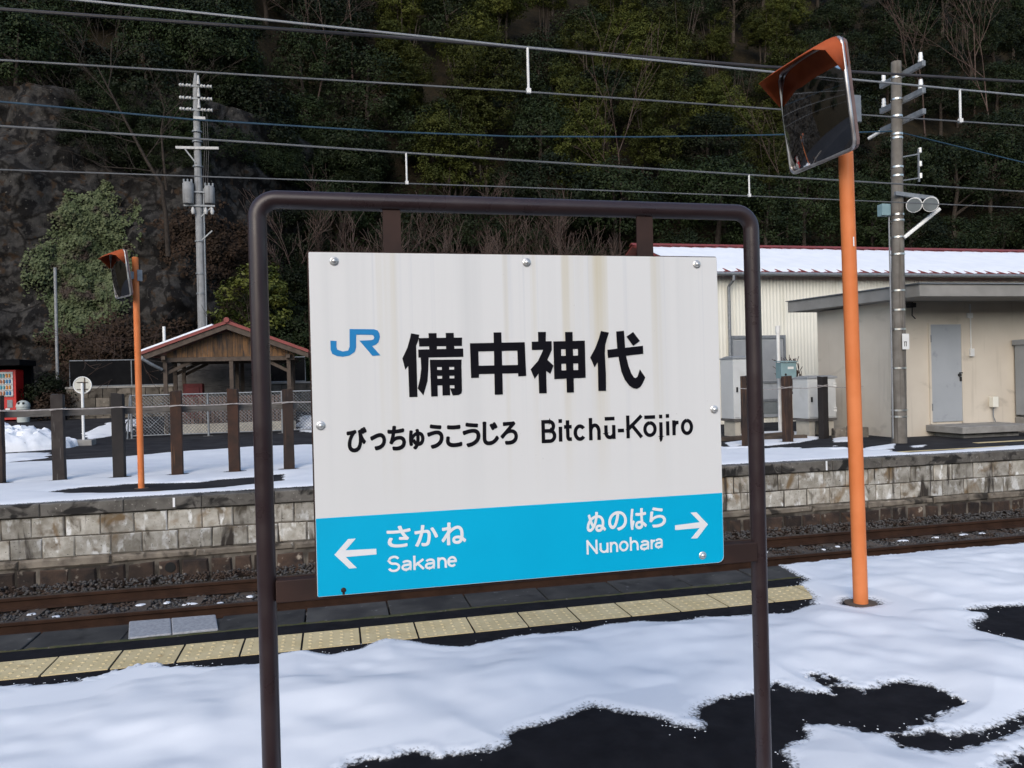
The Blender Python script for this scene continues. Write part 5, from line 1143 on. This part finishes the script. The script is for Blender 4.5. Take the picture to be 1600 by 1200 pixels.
# ivy, dead scrub and shrubs on the cliff
def on_cliff(poly, n, size, m, name, off, jit=.55):
    A = np.array(poly); lo_, hi_ = A.min(0), A.max(0); P = []
    while len(P) < n:
        q = rng.uniform(lo_, hi_, (n, 2)); s = sdf(q, poly) + .9*fbm(q[:,0]*1.6, q[:,1]*.9, 4) - .15
        for a in q[s > rng.uniform(0, 1.1, len(s))**1.5]:
            P.append(cliff_pt(a[0], a[1], 0) + Vector((0, -rng.uniform(.0, off), 0)))
            if len(P) >= n: break
    P = np.array([tuple(p) for p in P]); v, f = leaves(P, np.tile(np.array([[0, -1, .35]]), (len(P), 1)), size, jit, .8)
    return link(name, fast_mesh(name, v, f), m)
iv = thing('ivy', 'grey green ivy mat hanging over the cliff face', 'ivy', (0, 0, 0))
o = on_cliff([(-12.2, 7.0), (-11.6, 8.2), (-10.6, 9.6), (-9.6, 10.4), (-8.4, 10.2), (-7.9, 8.6), (-7.6, 7.4), (-8.2, 4.6), (-9.2, 3.4), (-10.2, 2.0), (-11.0, 2.0), (-11.8, 4.2)], 14000, .115, m_ivy, 'leaves', .14); o.parent = iv; stuff(o)
sc_ = thing('dead_scrub', 'brown dead leaf scrub clinging to the lower cliff', 'scrub', (0, 0, 0))
o = on_cliff([(-7.6, 8.5), (-5.0, 9.8), (-3.2, 8.8), (-2.4, 6.0), (-3.0, 4.0), (-5.4, 5.2), (-6.6, 6.6)], 6000, .13, m_leafD, 'leaves', .25); o.parent = sc_; stuff(o)
o = on_cliff([(-11.6, 3.4), (-9.6, 4.4), (-7.4, 4.2), (-4.6, 3.8), (-4.2, 1.4), (-11.0, 1.2)], 6500, .12, m_leafD, 'leaves', .5); o.parent = sc_; stuff(o)
bt = thing('bramble', 'tangle of thin brown bramble stems over the panel fence', 'bramble', (-6.9, 32.5, 1.6))
segs = []; rs_ = random.Random(9)
for k in range(46): tw((rs_.uniform(-2.6, 2.4), rs_.uniform(-.5, .4), rs_.uniform(.2, 2.4)), Vector((rs_.uniform(-1,1), rs_.uniform(-.6,.2), rs_.uniform(-.8,.9))).normalized(), 1.1, .011, 1)
link('stems', seg_mesh('stems', segs, 4), m_twig, bt)
def shrub(label, loc, rx, ry, rz_, n, ls, m):
    t = thing('shrub', label, 'shrub', loc)
    link('foliage', crown('foliage', rx, ry, rz_, rz_*.9, n, 45, .34, ls, m, 0, loc[0]), m, t)
    link('stem', seg_mesh('stem', branches(int(abs(loc[0]*10)), rz_*1.7, 2, .5, .04, 3), 5), m_bark, t); return t
shrub('yellow green leafy shrub growing between the pole and sign frame', (-3.0, 33.3, 3.2), 1.5, .9, 1.75, 90, .15, m_shrub)
shrub('dark green shrub behind the right shelter eave', (-1.0, 33.6, 1.6), 1.4, .9, 1.6, 90, .15, m_leafA)
shrub('brownish ground shrub beside the recycling bin', (-10.1, 31.75, .4), .6, .3, .55, 50, .11, m_leafD)
shrub('small dark green shrub growing behind the recycling bin', (-10.3, 32.2, .9), .8, .28, .65, 40, .11, m_leafA)
t = thing('dry_weed', 'dry leafless weed standing beside the service building wall', 'weed', (11.6, 17.2, 0)); link('stems', seg_mesh('stems', branches(77, 1.7, 3, .45, .010, 3), 4), m_twig, t)
# leaf litter and low undergrowth at the foot of the slope
P = []
for k in range(26000):
    x = random.uniform(-2.5, 40); t_ = random.uniform(0, 12); q = hill_pt(x, t_); P.append((q.x, q.y-random.uniform(0, .3), q.z+random.uniform(0, .9)))
v, f = leaves(np.array(P), np.tile(np.array([[0, -.5, .8]]), (len(P), 1)), .20, .6)
stuff(link('undergrowth', fast_mesh('undergrowth', v, f), m_leafA), 'dark leafy undergrowth on the lower slope', 'undergrowth')
